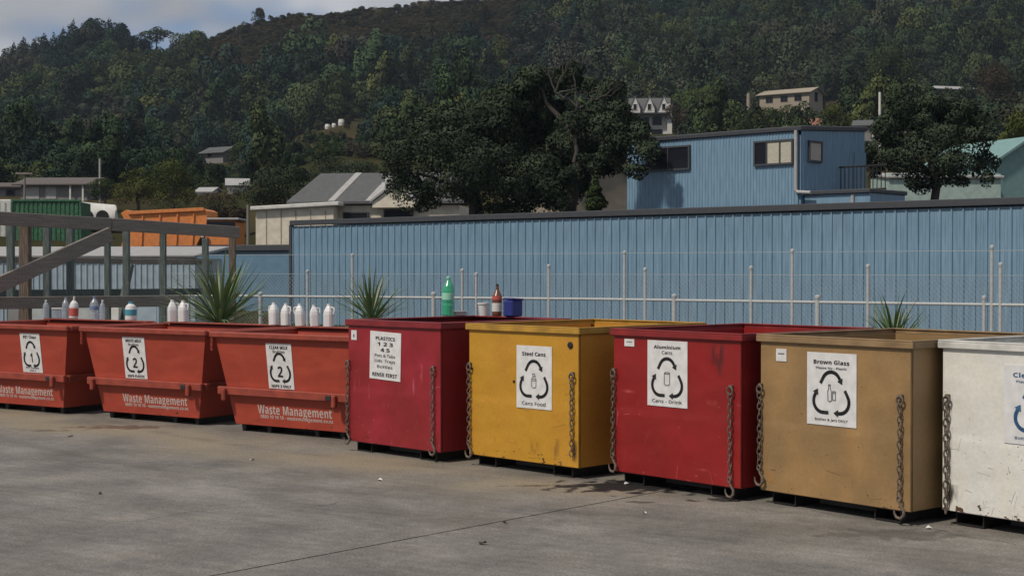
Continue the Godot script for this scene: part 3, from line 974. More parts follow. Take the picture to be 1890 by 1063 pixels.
func skip(label: String, X: float, D: float, th: float, lines: Array, num: String, sign_u: float, seed_: int) -> Node3D:
	var t := thing("red_skip", label, "skip bin", P(X, 0, D), -th, "red skip bins along the left of the row")
	var tex := paint(seed_, lin(0.34, 0.045, 0.022), Color(0.64, 0.26, 0.18), 0.4, 40, Color(0.60, 0.33, 0.26), 0.12, [[0.1, 0.5, 0.98, 0.02, Color(0.45, 0.24, 0.18), 0.5], [0.85, 0.55, 1.0, 0.05, Color(0.48, 0.27, 0.2), 0.5], [0.4, 0.8, 1.0, 0.06, Color(0.5, 0.28, 0.2), 0.4]])
	var red := painted("skip_paint", tex, 0.6)
	var y0 := 0.075
	var ym := 0.40
	var names := ["front_plate", "back_plate"]
	for s in 2:
		var b := Mb.new()
		for inner in 2:
			var o := -0.02 if inner else 0.0
			for band in [[y0, ym, 0.0], [ym, SH, 0.0]]:
				var q := [skip_pt(0, band[0], s == 1, o), skip_pt(1, band[0], s == 1, o), skip_pt(1, band[1], s == 1, o), skip_pt(0, band[1], s == 1, o)]
				var v0: float = 1.0 - (band[0] - y0) / (SH - y0)
				var v1: float = 1.0 - (band[1] - y0) / (SH - y0)
				if (s == 1) != (inner == 1): b.quad(q[1], q[0], q[3], q[2], Vector2(1, v0), Vector2(0, v0), Vector2(0, v1), Vector2(1, v1))
				else: b.quad(q[0], q[1], q[2], q[3], Vector2(0, v0), Vector2(1, v0), Vector2(1, v1), Vector2(0, v1))
		obj(names[s], b.mesh(red), t)
	for u in 2:
		var b := Mb.new()
		for inner in 2:
			var o := -0.02 if inner else 0.0
			var q := [skip_pt(u, y0, false, o), skip_pt(u, y0, true, o), skip_pt(u, SH, true, o), skip_pt(u, SH, false, o)]
			if (u == 0) != (inner == 1): b.quad(q[1], q[0], q[3], q[2])
			else: b.quad(q[0], q[1], q[2], q[3])
		obj("end_plate", b.mesh(red), t)
	var b := Mb.new()
	b.box(Vector3(SW / 2, y0 + 0.012, -SD / 2), Vector3(SW - 0.01, 0.02, SD - 0.01))
	obj("floor_plate", b.mesh(red), t)
	# rim
	b = Mb.new()
	var r := [skip_pt(0, SH, false, 0.02), skip_pt(1, SH, false, 0.02), skip_pt(1, SH, true, 0.02), skip_pt(0, SH, true, 0.02)]
	for i in 4:
		var a: Vector3 = r[i]
		var e: Vector3 = r[(i + 1) % 4]
		var d := (e - a).normalized() * 0.02
		b.beam(a - (d if i % 2 == 0 else -d * 1.6), e + (d if i % 2 == 0 else -d * 1.6), 0.055, 0.06 - 0.003 * (i % 2), 0.012)
	var plain_red := mottled(mat("skip_rim_paint", lin(0.36, 0.062, 0.036), 0.6), M.scuffs, 1.4)
	obj("rim", b.mesh(plain_red), t)
	# flat ledge on the rear rim
	b = Mb.new()
	b.cbox((r[2] + r[3]) / 2.0 + Vector3(0, 0.036, 0.035), Vector3(SW + 0.36, 0.012, 0.14), 0.003)
	obj("rear_ledge", b.mesh(plain_red), t)
	# belt beam with lugs
	b = Mb.new()
	var a0 := skip_pt(0, ym, false, 0.03)
	var a1 := skip_pt(1, ym, false, 0.03)
	b.beam(a0 + Vector3(-0.06, 0, 0), a1 + Vector3(0.02, 0, 0), 0.06, 0.078, 0.008)
	for u in 2:
		var e0 := skip_pt(u, ym, false, 0.028)
		var e1 := skip_pt(u, ym, true, 0.028)
		b.beam(e0 + Vector3(0, 0, -0.04), e1, 0.056, 0.072, 0.008)
	obj("belt_beam", b.mesh(plain_red), t)
	for u in [-0.045, SW + 0.02]:
		b = Mb.new()
		b.cbox(Vector3(u if u < 0 else u - 0.06, ym - 0.035, 0.115), Vector3(0.05, 0.12, 0.05), 0.01)
		obj("lug", b.mesh(plain_red), t)
	b = Mb.new()
	b.cbox(Vector3(SW - 0.12, ym - 0.005, 0.106), Vector3(0.07, 0.045, 0.02), 0.004)
	obj("lug_socket", b.mesh(M.black_steel), t)
	# hanging lug at the top left corner
	b = Mb.new()
	var c := skip_pt(0, SH - 0.09, false, 0.03)
	b.cbox(c, Vector3(0.03, 0.15, 0.035), 0.008)
	obj("lifting_lug", b.mesh(red), t)
	for u in [0.06, 0.40, 1.02, 1.34]:
		b = Mb.new()
		b.quad(Vector3(u - 0.03, y0, -0.05), Vector3(u + 0.03, y0, -0.05), Vector3(u + 0.016, 0.0, -0.05), Vector3(u - 0.016, 0.0, -0.05))
		b.box(Vector3(u, y0 / 2, -0.30), Vector3(0.036, y0 - 0.004, 0.46))
		obj("foot", b.mesh(M.dark_steel), t)
	b = Mb.new()
	b.box(Vector3(SW / 2, 0.04, -SD / 2 - 0.05), Vector3(SW * 0.8, 0.06, SD - 0.35))
	obj("underframe", b.mesh(M.black_steel), t)
	# sign and lettering follow the sloping front
	var lean := atan2(0.10, SH - 0.075)
	var bs := Basis(Vector3.RIGHT, lean)
	sign_plate(t, Transform3D(bs, skip_pt(sign_u, 0.665, false, 0.002)), 0.33, 0.44, M.print_black, lines, num, 0.0, 0.56)
	var brand := Node3D.new()
	brand.name = "painted_name"
	t.add_child(brand)
	brand.transform = Transform3D(bs, skip_pt(0.555, 0.235, false, 0.0015))
	lettering("lettering", "Waste Management", brand, M.worn_lettering, 0, 0.0, 0, 0.95, 0.086)
	lettering("lettering", "0800 10 10 10 - wastemanagement.co.nz", brand, M.worn_lettering, 0.02, -0.070, 0, 0.93, 0.034)
	return t

func on_ledge(s: Node3D, px: float, rear := true) -> Vector3:
	var r2 := skip_pt(1, SH, true, 0.02) + Vector3(0, 0.043, 0.035)
	var r3 := skip_pt(0, SH, true, 0.02) + Vector3(0, 0.043, 0.035)
	return on_line(px, s.transform * r3, s.transform * r2)

func bottle(called: String, label: String, p: Vector3, prof: Array, m: Material, bands: Array, cap: Array, group := "", flat := 1.0) -> void:
	var t := thing(called, label, called.replace("_", " ").split(" ")[-1], p, rng.randf_range(-0.6, 0.6), group)
	var b := Mb.new()
	b.lathe(Vector3(), prof, 20)
	obj("body", b.mesh(m), t)
	for q in bands:
		b = Mb.new()
		b.lathe(Vector3(), [[q[0], q[1]], [q[0] + 0.0015, q[1] + 0.002], [q[0] + 0.0015, q[2] - 0.002], [q[0], q[2]]], 18)
		obj("wrapper", b.mesh(q[3]), t)
	if cap:
		b = Mb.new()
		b.lathe(Vector3(), [[cap[0], cap[1]], [cap[0], cap[2] - 0.003], [cap[0] - 0.003, cap[2]], [0.0, cap[2]]], 14)
		obj("cap", b.mesh(cap[3]), t)
	t.rotation.z = rng.randf_range(-0.05, 0.05)
	t.scale = Vector3(1, 1, flat)

func milk_jug(label: String, p: Vector3, turn: float, k := 1.0) -> void:
	var t := thing("milk_jug", label, "milk jug", p, turn, "white milk jugs on the skips")
	t.rotation.x = rng.randf_range(-0.04, 0.04)
	t.rotation.z = rng.randf_range(-0.05, 0.05)
	var b := Mb.new()
	# square body that narrows at the shoulder
	var prev := []
	for g in [[0.0, 0.046], [0.006, 0.050], [0.13, 0.051], [0.165, 0.046], [0.20, 0.032], [0.222, 0.019], [0.232, 0.017]]:
		var ring := []
		for i in 16:
			var a := TAU * i / 16 + PI / 16
			var e := pow(pow(absf(cos(a)), 4.0) + pow(absf(sin(a)), 4.0), -0.25)
			ring.append(Vector3(cos(a) * e * g[1], g[0], sin(a) * e * g[1]) * k)
		if prev:
			for i in 16:
				b.quad(prev[(i + 1) % 16], prev[i], ring[i], ring[(i + 1) % 16])
		prev = ring
	obj("body", b.mesh(M.milk_plastic), t)
	b = Mb.new()
	b.tube([Vector3(0.03, 0.205, 0) * k, Vector3(0.062, 0.20, 0) * k, Vector3(0.068, 0.16, 0) * k, Vector3(0.05, 0.12, 0) * k], [0.009 * k, 0.010 * k, 0.010 * k, 0.009 * k], 7)
	obj("handle", b.mesh(M.milk_plastic), t)
	b = Mb.new()
	b.lathe(Vector3(), [[0.019 * k, 0.226 * k], [0.019 * k, 0.243 * k], [0.0, 0.245 * k]], 12)
	obj("cap", b.mesh(M.sign_white), t)

func build_skips() -> void:
	var s1 := skip("red skip at the left edge with a number 1 sign", -6.10, 16.75, 0.58, [["PET Clear", 0.40, 0.66, 0.075, true], ["PET bottles", -0.38, 0.66, 0.045, false], ["ONLY", -0.45, 0.34, 0.045, false]], "1", 0.66, 151)
	var s2 := skip("middle red skip with a number 2 sign below the clear plastic bottles", -4.37, 15.62, 0.58, [["WHITE MILK", 0.41, 0.72, 0.07, true], ["Bottles", 0.32, 0.46, 0.06, false], ["HDPE PLASTIC", -0.44, 0.76, 0.06, true]], "2", 0.41, 152)
	var s3 := skip("red skip with a number 2 sign right beside the crimson bin", -2.72, 14.37, 0.60, [["CLEAR MILK", 0.41, 0.72, 0.07, true], ["Bottles", 0.32, 0.46, 0.06, false], ["HDPE 2 ONLY", -0.44, 0.76, 0.06, true]], "2", 0.47, 153)
	var soda := [[0.0, 0.0], [0.036, 0.0], [0.045, 0.012], [0.046, 0.09], [0.043, 0.11], [0.046, 0.13], [0.046, 0.21], [0.038, 0.255], [0.018, 0.30], [0.013, 0.315], [0.013, 0.33]]
	bottle("plastic_bottle", "clear plastic bottle left of the clear tub", on_ledge(s1, 83), [[0.0, 0.0], [0.034, 0.0], [0.038, 0.01], [0.038, 0.14], [0.03, 0.17], [0.013, 0.195], [0.012, 0.21]], M.clear_plastic, [], [0.014, 0.205, 0.22, M.sign_white], "clear bottles on the skips")
	var tub := thing("plastic_tub", "clear square tub with a pale lid on the left skip", "tub", on_ledge(s1, 103), 0.3)
	var b := Mb.new()
	b.cbox(Vector3(0, 0.055, 0), Vector3(0.115, 0.11, 0.11), 0.012)
	obj("body", b.mesh(M.clear_plastic), tub)
	b = Mb.new()
	b.cbox(Vector3(0, 0.119, 0), Vector3(0.122, 0.016, 0.116), 0.004)
	obj("lid", b.mesh(M.milk_plastic), tub)
	bottle("plastic_bottle", "clear plastic bottle just left of the red labelled bottle", on_ledge(s1, 119), soda.map(func(q): return [q[0] * 0.9, q[1] * 0.75]), M.clear_plastic, [], [0.013, 0.235, 0.255, M.clear_plastic], "clear bottles on the skips")
	bottle("sauce_bottle", "pale bottle with a wide red label and pointed cap", on_ledge(s1, 134), [[0.0, 0.0], [0.045, 0.0], [0.054, 0.014], [0.054, 0.15], [0.044, 0.19], [0.022, 0.215], [0.02, 0.225]], M.milk_plastic, [[0.0545, 0.035, 0.13, M.red_label]], [0.012, 0.222, 0.27, M.paper])
	bottle("plastic_bottle", "large clear bottle with a pale blue label on the middle skip", on_ledge(s2, 172), soda.map(func(q): return [q[0] * 1.15, q[1] * 0.8]), M.clear_plastic, [[0.0535, 0.115, 0.16, M.blue_label]], [0.016, 0.25, 0.275, M.blue_label], "clear bottles on the skips")
	bottle("plastic_bottle", "small clear bottle just right of the large blue labelled one", on_ledge(s2, 187), soda.map(func(q): return [q[0] * 0.75, q[1] * 0.68]), M.clear_plastic, [], [0.012, 0.21, 0.232, M.sign_white], "clear bottles on the skips")
	bottle("white_canister", "white and cyan labelled canister on the middle skip", on_ledge(s2, 240), [[0.0, 0.0], [0.06, 0.0], [0.066, 0.012], [0.066, 0.13], [0.056, 0.17], [0.03, 0.19], [0.026, 0.20]], M.milk_plastic, [[0.0667, 0.06, 0.13, M.cyan_label]], [0.028, 0.195, 0.215, M.cyan_label])
	milk_jug("white milk jug leaning at the right end of the middle skip", on_ledge(s2, 317), 0.4, 1.02)
	milk_jug("white milk jug right behind the leaning one at the middle skip", on_ledge(s2, 337), -0.3, 1.0)
	milk_jug("leftmost of the white milk jugs on the skip by the crimson bin", on_ledge(s3, 505), 2.6, 1.0)
	milk_jug("second white milk jug from the left on that skip, touching its neighbour", on_ledge(s3, 527), -0.5, 0.97)
	milk_jug("third white milk jug from the left on the skip by the crimson bin", on_ledge(s3, 554), 2.9, 0.97)
	milk_jug("fourth white milk jug from the left, before the lone rightmost one", on_ledge(s3, 580), 0.2, 0.93)
	milk_jug("rightmost milk jug on the skips, standing alone near the crimson bin", on_ledge(s3, 606), -0.4, 0.98)
	# things on the rim of the crimson bin
	var c: Node3D = get_node("crimson_bin")
	var y := BC + BH + 0.0375
	var L0: Vector3 = c.transform * Vector3(0.018, y, -0.1)
	var L1: Vector3 = c.transform * Vector3(0.018, y, -BD + 0.05)
	var B0: Vector3 = c.transform * Vector3(0.0, y, -BD + 0.018)
	var B1: Vector3 = c.transform * Vector3(BW, y, -BD + 0.018)
	bottle("green_bottle", "tall green plastic bottle standing on the crimson bin rim", on_line(826, L0, L1), soda.map(func(q): return [q[0] * 1.22, q[1] * 1.10]), M.green_bottle, [[0.0565, 0.15, 0.215, M.pale_green_label]], [0.018, 0.35, 0.372, M.pale_green_label])
	var tr := thing("foam_tray", "low pale tray lying right of the green bottle", "tray", on_line(848, L0, L1), 0.4)
	b = Mb.new()
	b.cbox(Vector3(0, 0.016, 0), Vector3(0.11, 0.03, 0.10), 0.01)
	obj("base", b.mesh(M.paper), tr)
	b = Mb.new()
	b.cbox(Vector3(0, 0.037, 0), Vector3(0.13, 0.012, 0.12), 0.004)
	obj("lip", b.mesh(M.paper), tr)
	bottle("white_cup", "white open plastic pot left of the brown bottle", on_line(893, B0, B1), [[0.0, 0.0], [0.042, 0.0], [0.052, 0.108], [0.058, 0.108], [0.058, 0.122], [0.05, 0.122], [0.041, 0.01], [0.0, 0.01]], M.milk_plastic, [], [])
	bottle("brown_bottle", "dark brown bottle with a tapered neck between pot and box", on_line(917, B0, B1), [[0.0, 0.0], [0.042, 0.0], [0.046, 0.01], [0.046, 0.13], [0.044, 0.19], [0.036, 0.205], [0.016, 0.245], [0.012, 0.285]], M.brown_bottle, [[0.0465, 0.04, 0.12, M.paper], [0.0455, 0.15, 0.185, M.red_label]], [0.0125, 0.27, 0.30, M.black_steel])
	var bx := thing("blue_carton", "dark blue carton with a slanted lid at the rim's right", "box", on_line(947, B0, B1), 0.9)
	b = Mb.new()
	b.cbox(Vector3(0, 0.075, 0), Vector3(0.16, 0.15, 0.11), 0.012)
	obj("body", b.mesh(M.blue_box), bx)
	b = Mb.new()
	b.cbox(Vector3(0.004, 0.16, 0), Vector3(0.168, 0.02, 0.118), 0.006, Basis(Vector3.BACK, -0.06))
	obj("lid", b.mesh(M.blue_box), bx)

# ------------------------------------------------------------------ fence, plants
func build_fence() -> void:
	var A := at(300, 548, 27.0); var B := at(1100, 553, 23.7); var C := at(2000, 566, 19.4)
	var t := thing("pipe_fence", "galvanised pipe and wire fence between the bins and the blue shed", "fence")
	var base := func(px: float) -> Vector3:
		var a := Vector3(A.x, 0, A.z); var b := Vector3(B.x, 0, B.z); var c := Vector3(C.x, 0, C.z)
		return on_line(px, a, b) if px < 1100 else on_line(px, b, c)
	for q in [[567, 500], [650, 470], [800, 541], [853, 498], [879, 505], [1013, 490], [1153, 465], [1191, 496], [1245, 545], [1387, 493], [1463, 462], [1510, 547], [1603, 490], [1818, 548], [1832, 455], [1848, 487], [480, 541]]:
		var p: Vector3 = base.call(q[0])
		var h := at(q[0], q[1], -p.z).y
		var b := Mb.new()
		var rr := 0.024 if h > 1.2 else 0.036
		b.tube([p + Vector3(0, -0.02, 0), p + Vector3(0, h, 0)], [rr, rr], 10)
		var post := obj("post", b.mesh(M.galvanised), t)
		b = Mb.new()
		b.lathe(p + Vector3(0, h, 0), [[rr + 0.008, -0.03], [rr + 0.008, 0.004], [rr * 0.6, 0.02], [0.0, 0.024]], 10)
		obj("post_cap", b.mesh(M.galvanised), post)
	var pts := [A, B, C]
	for i in 2:
		var a: Vector3 = pts[i]
		var e: Vector3 = pts[i + 1]
		a.y = 1.1; e.y = 1.1
		var b := Mb.new()
		b.tube([a, e], [0.022, 0.022], 8)
		obj("rail", b.mesh(M.galvanised), t)
		for hh in [1.84, 1.50]:
			b = Mb.new()
			b.tube([Vector3(a.x, hh, a.z), Vector3(e.x, hh, e.z)], [0.004, 0.004], 4)
			obj("strand", b.mesh(M.galvanised), t)
		# chain link netting
		b = Mb.new()
		var d := e - a
		var L := d.length()
		d /= L
		var H := 1.45
		for s in [-1.0, 1.0]:
			var x := -H
			while x < L:
				var x0 := maxf(x, 0.0)
				var x1 := minf(x + H, L)
				if x1 > x0:
					var y0: float = (x0 - x) if s > 0 else H - (x0 - x)
					var y1: float = (x1 - x) if s > 0 else H - (x1 - x)
					b.tube([a + d * x0 + Vector3(0, y0 - 1.08, 0.005 * s), a + d * x1 + Vector3(0, y1 - 1.08, 0.005 * s)], [0.0022, 0.0022], 3, false)
				x += 0.075
		tag(obj("wire_netting", b.mesh(M.galvanised), t), "", "", "", "stuff")

func blade_mesh(bend: float, width: float, m: Material) -> ArrayMesh:
	var b := Mb.new()
	var prev := []
	for i in 7:
		var f := i / 6.0
		var p := Vector3(0, f * cos(bend * f), f * sin(bend * f))
		var w := width * (0.55 + 0.9 * f) * (1.0 if f < 0.45 else maxf(0.0, (1.0 - f) / 0.55))
		var fold := Vector3(0, 0, w * 0.35)
		var now := [p + Vector3(-w, 0, 0) + fold, p, p + Vector3(w, 0, 0) + fold]
		if prev:
			for k in 2:
				b.quad(prev[k], prev[k + 1], now[k + 1], now[k])
		prev = now
	return b.mesh(m)

func spiky(label: String, px: float, py: float, D: float, size: float, count: int, seed_: int, spread: float) -> void:
	var r := RandomNumberGenerator.new()
	r.seed = seed_
	var c := at(px, py, D)
	var t := thing("cabbage_tree", label, "plant", Vector3(c.x, 0, c.z), 0, "spiky cabbage trees behind the bins")
	var b := Mb.new()
	b.tube([Vector3(0, -0.02, 0), Vector3(0.02, c.y * 0.5, 0), Vector3(0, c.y + 0.05, 0)], [0.085, 0.07, 0.06], 9)
	obj("trunk", b.mesh(M.bark), t)
	var kinds := []
	for k in 9:
		kinds.append(blade_mesh([0.05, 0.35, 0.8][k % 3], 0.022, M["blade_%d" % (k / 3)]))
	for i in count:
		var f := float(i) / count
		var tilt := spread * pow(f, 0.85) + r.randf_range(-0.1, 0.1)
		var L := size * r.randf_range(0.8, 1.1)
		var tr := Transform3D(Basis(Vector3.UP, i * 2.39996 + r.randf_range(-0.3, 0.3)) * Basis(Vector3.RIGHT, tilt), Vector3(0, c.y + r.randf_range(-0.08, 0.05), 0))
		tr.basis = tr.basis * Basis.from_scale(Vector3(L * 1.1, L, L))
		obj("leaf", kinds[(2 if f > 0.7 else r.randi() % 2) + 3 * (r.randi() % 3)], t, tr)

# ------------------------------------------------------------------ buildings
# window = framed pane on the local plane z = 0, centred at p
func window(parent: Node3D, tr: Transform3D, w: float, h: float, inner: Material, bars := 1, frame: Material = null, tk := 0.05) -> void:
	frame = frame if frame else M.slate_trim
	var b := Mb.new()
	for s in [-1, 1]:
		b.box(Vector3(s * (w / 2 - tk / 2), 0, 0.0), Vector3(tk, h, 0.08))
		b.box(Vector3(0, s * (h / 2 - tk / 2), 0.001), Vector3(w - 2 * tk - 0.002, tk, 0.078))
	for i in range(1, bars):
		b.box(Vector3(-w / 2 + w * i / bars, 0, 0.0), Vector3(tk * 0.7, h - 2 * tk - 0.002, 0.07))
	var f := obj("window", b.mesh(frame), parent, tr)
	for i in bars:
		b = Mb.new()
		b.box(Vector3(-w / 2 + w * (i + 0.5) / bars, 0, 0.012), Vector3(w / bars - tk, h - 2 * tk, 0.008))
		obj("pane", b.mesh(inner if i > 0 or bars == 1 else M.window_dark), f)

# simple gabled house; local x along the front, ridge along x (or along z when gable_front)
func house(called: String, label: String, p: Vector3, turn: float, w: float, d: float, h: float, rise: float, wall: Material, roof: Material, wins: Array, gable_front := false, sink := 4.0, over := 0.35) -> Node3D:
	var t := thing(called, label, "house", p, turn)
	var b := Mb.new()
	var x := w / 2
	var c := [Vector3(-x, -sink, 0), Vector3(x, -sink, 0), Vector3(x, -sink, -d), Vector3(-x, -sink, -d)]
	var e := [Vector3(-x, h, 0), Vector3(x, h, 0), Vector3(x, h, -d), Vector3(-x, h, -d)]
	for i in 4:
		b.quad(c[i], c[(i + 1) % 4], e[(i + 1) % 4], e[i])
	if gable_front:
		b.tri(e[0], e[1], Vector3(0, h + rise, 0)); b.tri(e[2], e[3], Vector3(0, h + rise, -d))
	else:
		b.tri(e[1], e[2], Vector3(x, h + rise, -d / 2)); b.tri(e[3], e[0], Vector3(-x, h + rise, -d / 2))
	obj("wall", b.mesh(wall), t)
	for s in [1.0, -1.0]:
		b = Mb.new()
		if gable_front:
			var run := x + over
			var a := atan2(rise, x)
			var len := run / cos(a)
			b.box(Vector3(s * run / 2, h + rise - rise / x * run / 2 + 0.08, -d / 2), Vector3(len, 0.1, d + 2 * over), Basis(Vector3.BACK, -s * a))
		else:
			var run := d / 2 + over
			var a := atan2(rise, d / 2)
			b.box(Vector3(0, h + rise - rise / (d / 2) * run / 2 + 0.08, -d / 2 + s * run / 2), Vector3(w + 2 * over, 0.1, run / cos(a)), Basis(Vector3.RIGHT, s * a))
		obj("roof", b.mesh(roof), t)
	for q in wins:   # [side 0 front 1 right, along 0..1, y, w, h, inner, bars]
		var tr := Transform3D(Basis(), Vector3(-x + q[1] * w, q[2], 0.02)) if q[0] == 0 else Transform3D(Basis(Vector3.UP, PI / 2), Vector3(x + 0.02, q[2], -q[1] * d))
		window(t, tr, q[3], q[4], q[5], q[6], M.white_wall if q.size() > 7 else null, 0.08)
	return t

func pole(called: String, label: String, px: float, top: float, D: float, r := 0.12, arms: Array = [], m: Material = null) -> void:
	var c := at(px, top, D)
	var g := height(c.x, D) - 0.5
	var t := thing(called, label, "pole", Vector3(c.x, g, c.z))
	var b := Mb.new()
	b.tube([Vector3(), Vector3(0, c.y - g, 0)], [r * 1.2, r], 8)
	obj("shaft", b.mesh(m if m else M.pale_sheet), t)
	for a in arms:
		b = Mb.new()
		b.cbox(Vector3(a[2], c.y - g - a[0], 0.14), Vector3(a[1], 0.12, 0.1), 0.01)
		obj("crossarm", b.mesh(M.grey_timber), t)

func build_sheds() -> void:
	# long blue shed: its wall is set out panel by panel
	var a := P(-6.45, 0, 43.0)
	var e := P(10.1, 0, 28.9)
	var dir := (e - a).normalized()
	var th := atan2(dir.z, dir.x)
	var L := a.distance_to(e) + 4.0
	var H := 2.93
	var t := thing("long_shed", "long low blue shed of ribbed metal sheet behind the fence", "shed", a, -th)
	var pitch := 0.247
	var kinds := []
	for k in 3:
		var b := Mb.new()
		var h0 := -0.02
		var prof := [[0.0, 0.0], [0.012, 0.030], [0.040, 0.030], [0.052, 0.0], [0.128, 0.0], [0.134, 0.005], [0.140, 0.0], [0.188, 0.0], [0.194, 0.005], [0.200, 0.0], [pitch, 0.0]]
		for i in prof.size() - 1:
			b.quad(Vector3(prof[i][0], h0, prof[i][1]), Vector3(prof[i + 1][0], h0, prof[i + 1][1]), Vector3(prof[i + 1][0], H - 0.1, prof[i + 1][1]), Vector3(prof[i][0], H - 0.1, prof[i][1]))
		kinds.append(b.mesh(M[["blue_cladding", "blue_cladding_dull", "blue_cladding_clean"][k]]))
	var n := int(L / pitch)
	for i in n:
		obj("cladding_panel", kinds[[0, 0, 1, 0, 2, 0, 1, 2, 0][(i * 7 + i / 5) % 9]], t, Transform3D(Basis(), Vector3(i * pitch, 0, 0)))
	L = n * pitch
	var b := Mb.new()
	b.box(Vector3(L / 2, H / 2 - 0.1, -2.3), Vector3(L, H - 0.16, 4.5))
	obj("wall", b.mesh(M.blue_cladding_dull), t)
	b = Mb.new()
	b.cbox(Vector3(L / 2, H, 0.02), Vector3(L + 0.12, 0.15, 0.13), 0.012)
	obj("gutter", b.mesh(M.slate_trim), t)
	b = Mb.new()
	b.box(Vector3(L / 2, H + 0.03, -2.30), Vector3(L + 0.1, 0.06, 4.5), Basis(Vector3.RIGHT, 0.012))
	obj("roof", b.mesh(M.slate_trim), t)
	b = Mb.new()
	b.cbox(Vector3(-0.06, H / 2 - 0.02, 0.0), Vector3(0.11, H - 0.1, 0.12), 0.01)
	obj("corner_trim", b.mesh(M.slate_trim), t)
	# lower blue shed to the left
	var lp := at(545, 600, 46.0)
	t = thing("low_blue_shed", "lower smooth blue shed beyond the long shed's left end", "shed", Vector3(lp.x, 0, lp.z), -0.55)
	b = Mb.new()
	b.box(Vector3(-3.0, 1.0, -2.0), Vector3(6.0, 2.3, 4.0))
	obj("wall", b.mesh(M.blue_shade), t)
	b = Mb.new()
	b.cbox(Vector3(-3.0, 2.25, -2.0), Vector3(6.2, 0.2, 4.2), 0.02)
	obj("roof", b.mesh(M.slate_trim), t)
	# two-storey blue building
	var c := at(1478, 496, 38.0)
	t = thing("blue_building", "taller ribbed blue building with curtained windows above the long shed", "building", Vector3(c.x, 0, c.z), -0.752)
	var W := 5.75
	var TH := 5.28
	var Dp := 3.25
	b = Mb.new()
	var rp := 0.098
	var k := 0
	var nx := int(W / rp)
	for i in nx:
		var x0 := -W + i * rp
		for g in [[0.0, 0.05, 0.0], [0.05, 0.062, 0.016], [0.062, 0.086, 0.016], [0.086, rp, 0.0]]:
			var z0: float = 0.016 if is_equal_approx(g[0], 0.062) or is_equal_approx(g[0], 0.086) else 0.0
			var z1: float = 0.016 if is_equal_approx(g[1], 0.062) or is_equal_approx(g[1], 0.086) else 0.0
			b.quad(Vector3(x0 + g[0], 0, z0), Vector3(x0 + g[1], 0, z1), Vector3(x0 + g[1], TH - 0.12, z1), Vector3(x0 + g[0], TH - 0.12, z0))
	obj("front_cladding", b.mesh(M.blue_cladding), t)
	b = Mb.new()
	for i in int(Dp / rp):
		var z := -i * rp
		var up := 0.06 * -z
		b.quad(Vector3(0.02, 3.5, z), Vector3(0.02, 3.5, z - 0.07), Vector3(0.02, TH - 0.1 + up, z - 0.07), Vector3(0.02, TH - 0.1 + up, z))
		b.quad(Vector3(0.02, 3.5, z - 0.07), Vector3(0.034, 3.5, z - 0.084), Vector3(0.034, TH - 0.1 + up, z - 0.084), Vector3(0.02, TH - 0.1 + up, z - 0.07))
		b.quad(Vector3(0.034, 3.5, z - 0.084), Vector3(0.02, 3.5, z - rp), Vector3(0.02, TH - 0.1 + up, z - rp), Vector3(0.034, TH - 0.1 + up, z - 0.084))
	obj("side_cladding", b.mesh(M.blue_cladding), t)
	b = Mb.new()
	b.box(Vector3(-W / 2, TH / 2 - 0.1, -Dp / 2 - 0.02), Vector3(W - 0.02, TH - 0.2, Dp - 0.02))
	var hi := TH - 0.1 + 0.06 * Dp
	b.quad(Vector3(0, TH - 0.2, -Dp), Vector3(-W, TH - 0.2, -Dp), Vector3(-W, hi, -Dp), Vector3(0, hi, -Dp))
	b.tri(Vector3(-W, TH - 0.2, -Dp), Vector3(-W, TH - 0.2, 0), Vector3(-W, hi, -Dp))
	obj("wall", b.mesh(M.blue_cladding_dull), t)
	b = Mb.new()
	b.cbox(Vector3(-W / 2, TH - 0.045 + 0.03 * Dp, -Dp / 2), Vector3(W + 0.14, 0.13, Dp + 0.16), 0.02, Basis(Vector3.RIGHT, 0.06))
	obj("roof", b.mesh(M.slate_trim), t)
	window(t, Transform3D(Basis(), Vector3(-4.25, 4.66, 0.04)), 1.5, 0.68, M.window_dark, 2, null, 0.05)
	window(t, Transform3D(Basis(), Vector3(-0.80, 4.64, 0.04)), 1.22, 0.66, M.curtain, 3, null, 0.05)
	window(t, Transform3D(Basis(Vector3.UP, PI / 2), Vector3(0.05, 4.66, -0.62)), 0.66, 0.56, M.curtain, 1, null, 0.05)
	b = Mb.new()
	b.tube([Vector3(-0.10, TH - 0.1, 0.07), Vector3(-0.10, 3.65, 0.07), Vector3(-0.06, 3.58, 0.07), Vector3(0.35, 3.55, 0.07)], [0.05, 0.05, 0.05, 0.05], 8)
	obj("downpipe", b.mesh(M.light_roof), t)
	b = Mb.new()
	b.box(Vector3(0.03, 4.15, -2.95), Vector3(0.06, 1.25, 0.62))
	obj("door", b.mesh(M.blue_cladding_dull), t)
	b = Mb.new()
	b.box(Vector3(0.98, 1.75, -1.05), Vector3(1.9, 3.5, 1.8))
	obj("lower_wing", b.mesh(M.blue_cladding), t)
	b = Mb.new()
	b.cbox(Vector3(1.0, 3.55, -1.05), Vector3(1.94, 0.11, 1.96), 0.02)
	obj("deck", b.mesh(M.slate_trim), t)
	b = Mb.new()
	for hh in [0.08, 0.70]:
		b.cbox(Vector3(0.75, 3.61 + hh, -1.85), Vector3(1.4, 0.045, 0.045), 0.008)
	obj("balcony_rail", b.mesh(M.dark_steel), t)
	for i in 12:
		b = Mb.new()
		b.cbox(Vector3(0.1 + i * 0.12, 3.98, -1.85), Vector3(0.022, 0.72, 0.022), 0.004)
		obj("baluster", b.mesh(M.dark_steel), t)
	b = Mb.new()
	b.tube([Vector3(1.45, 3.45, -0.13), Vector3(1.45, 2.9, -0.13)], [0.05, 0.05], 8)
	obj("vent_pipe", b.mesh(M.light_roof), t)

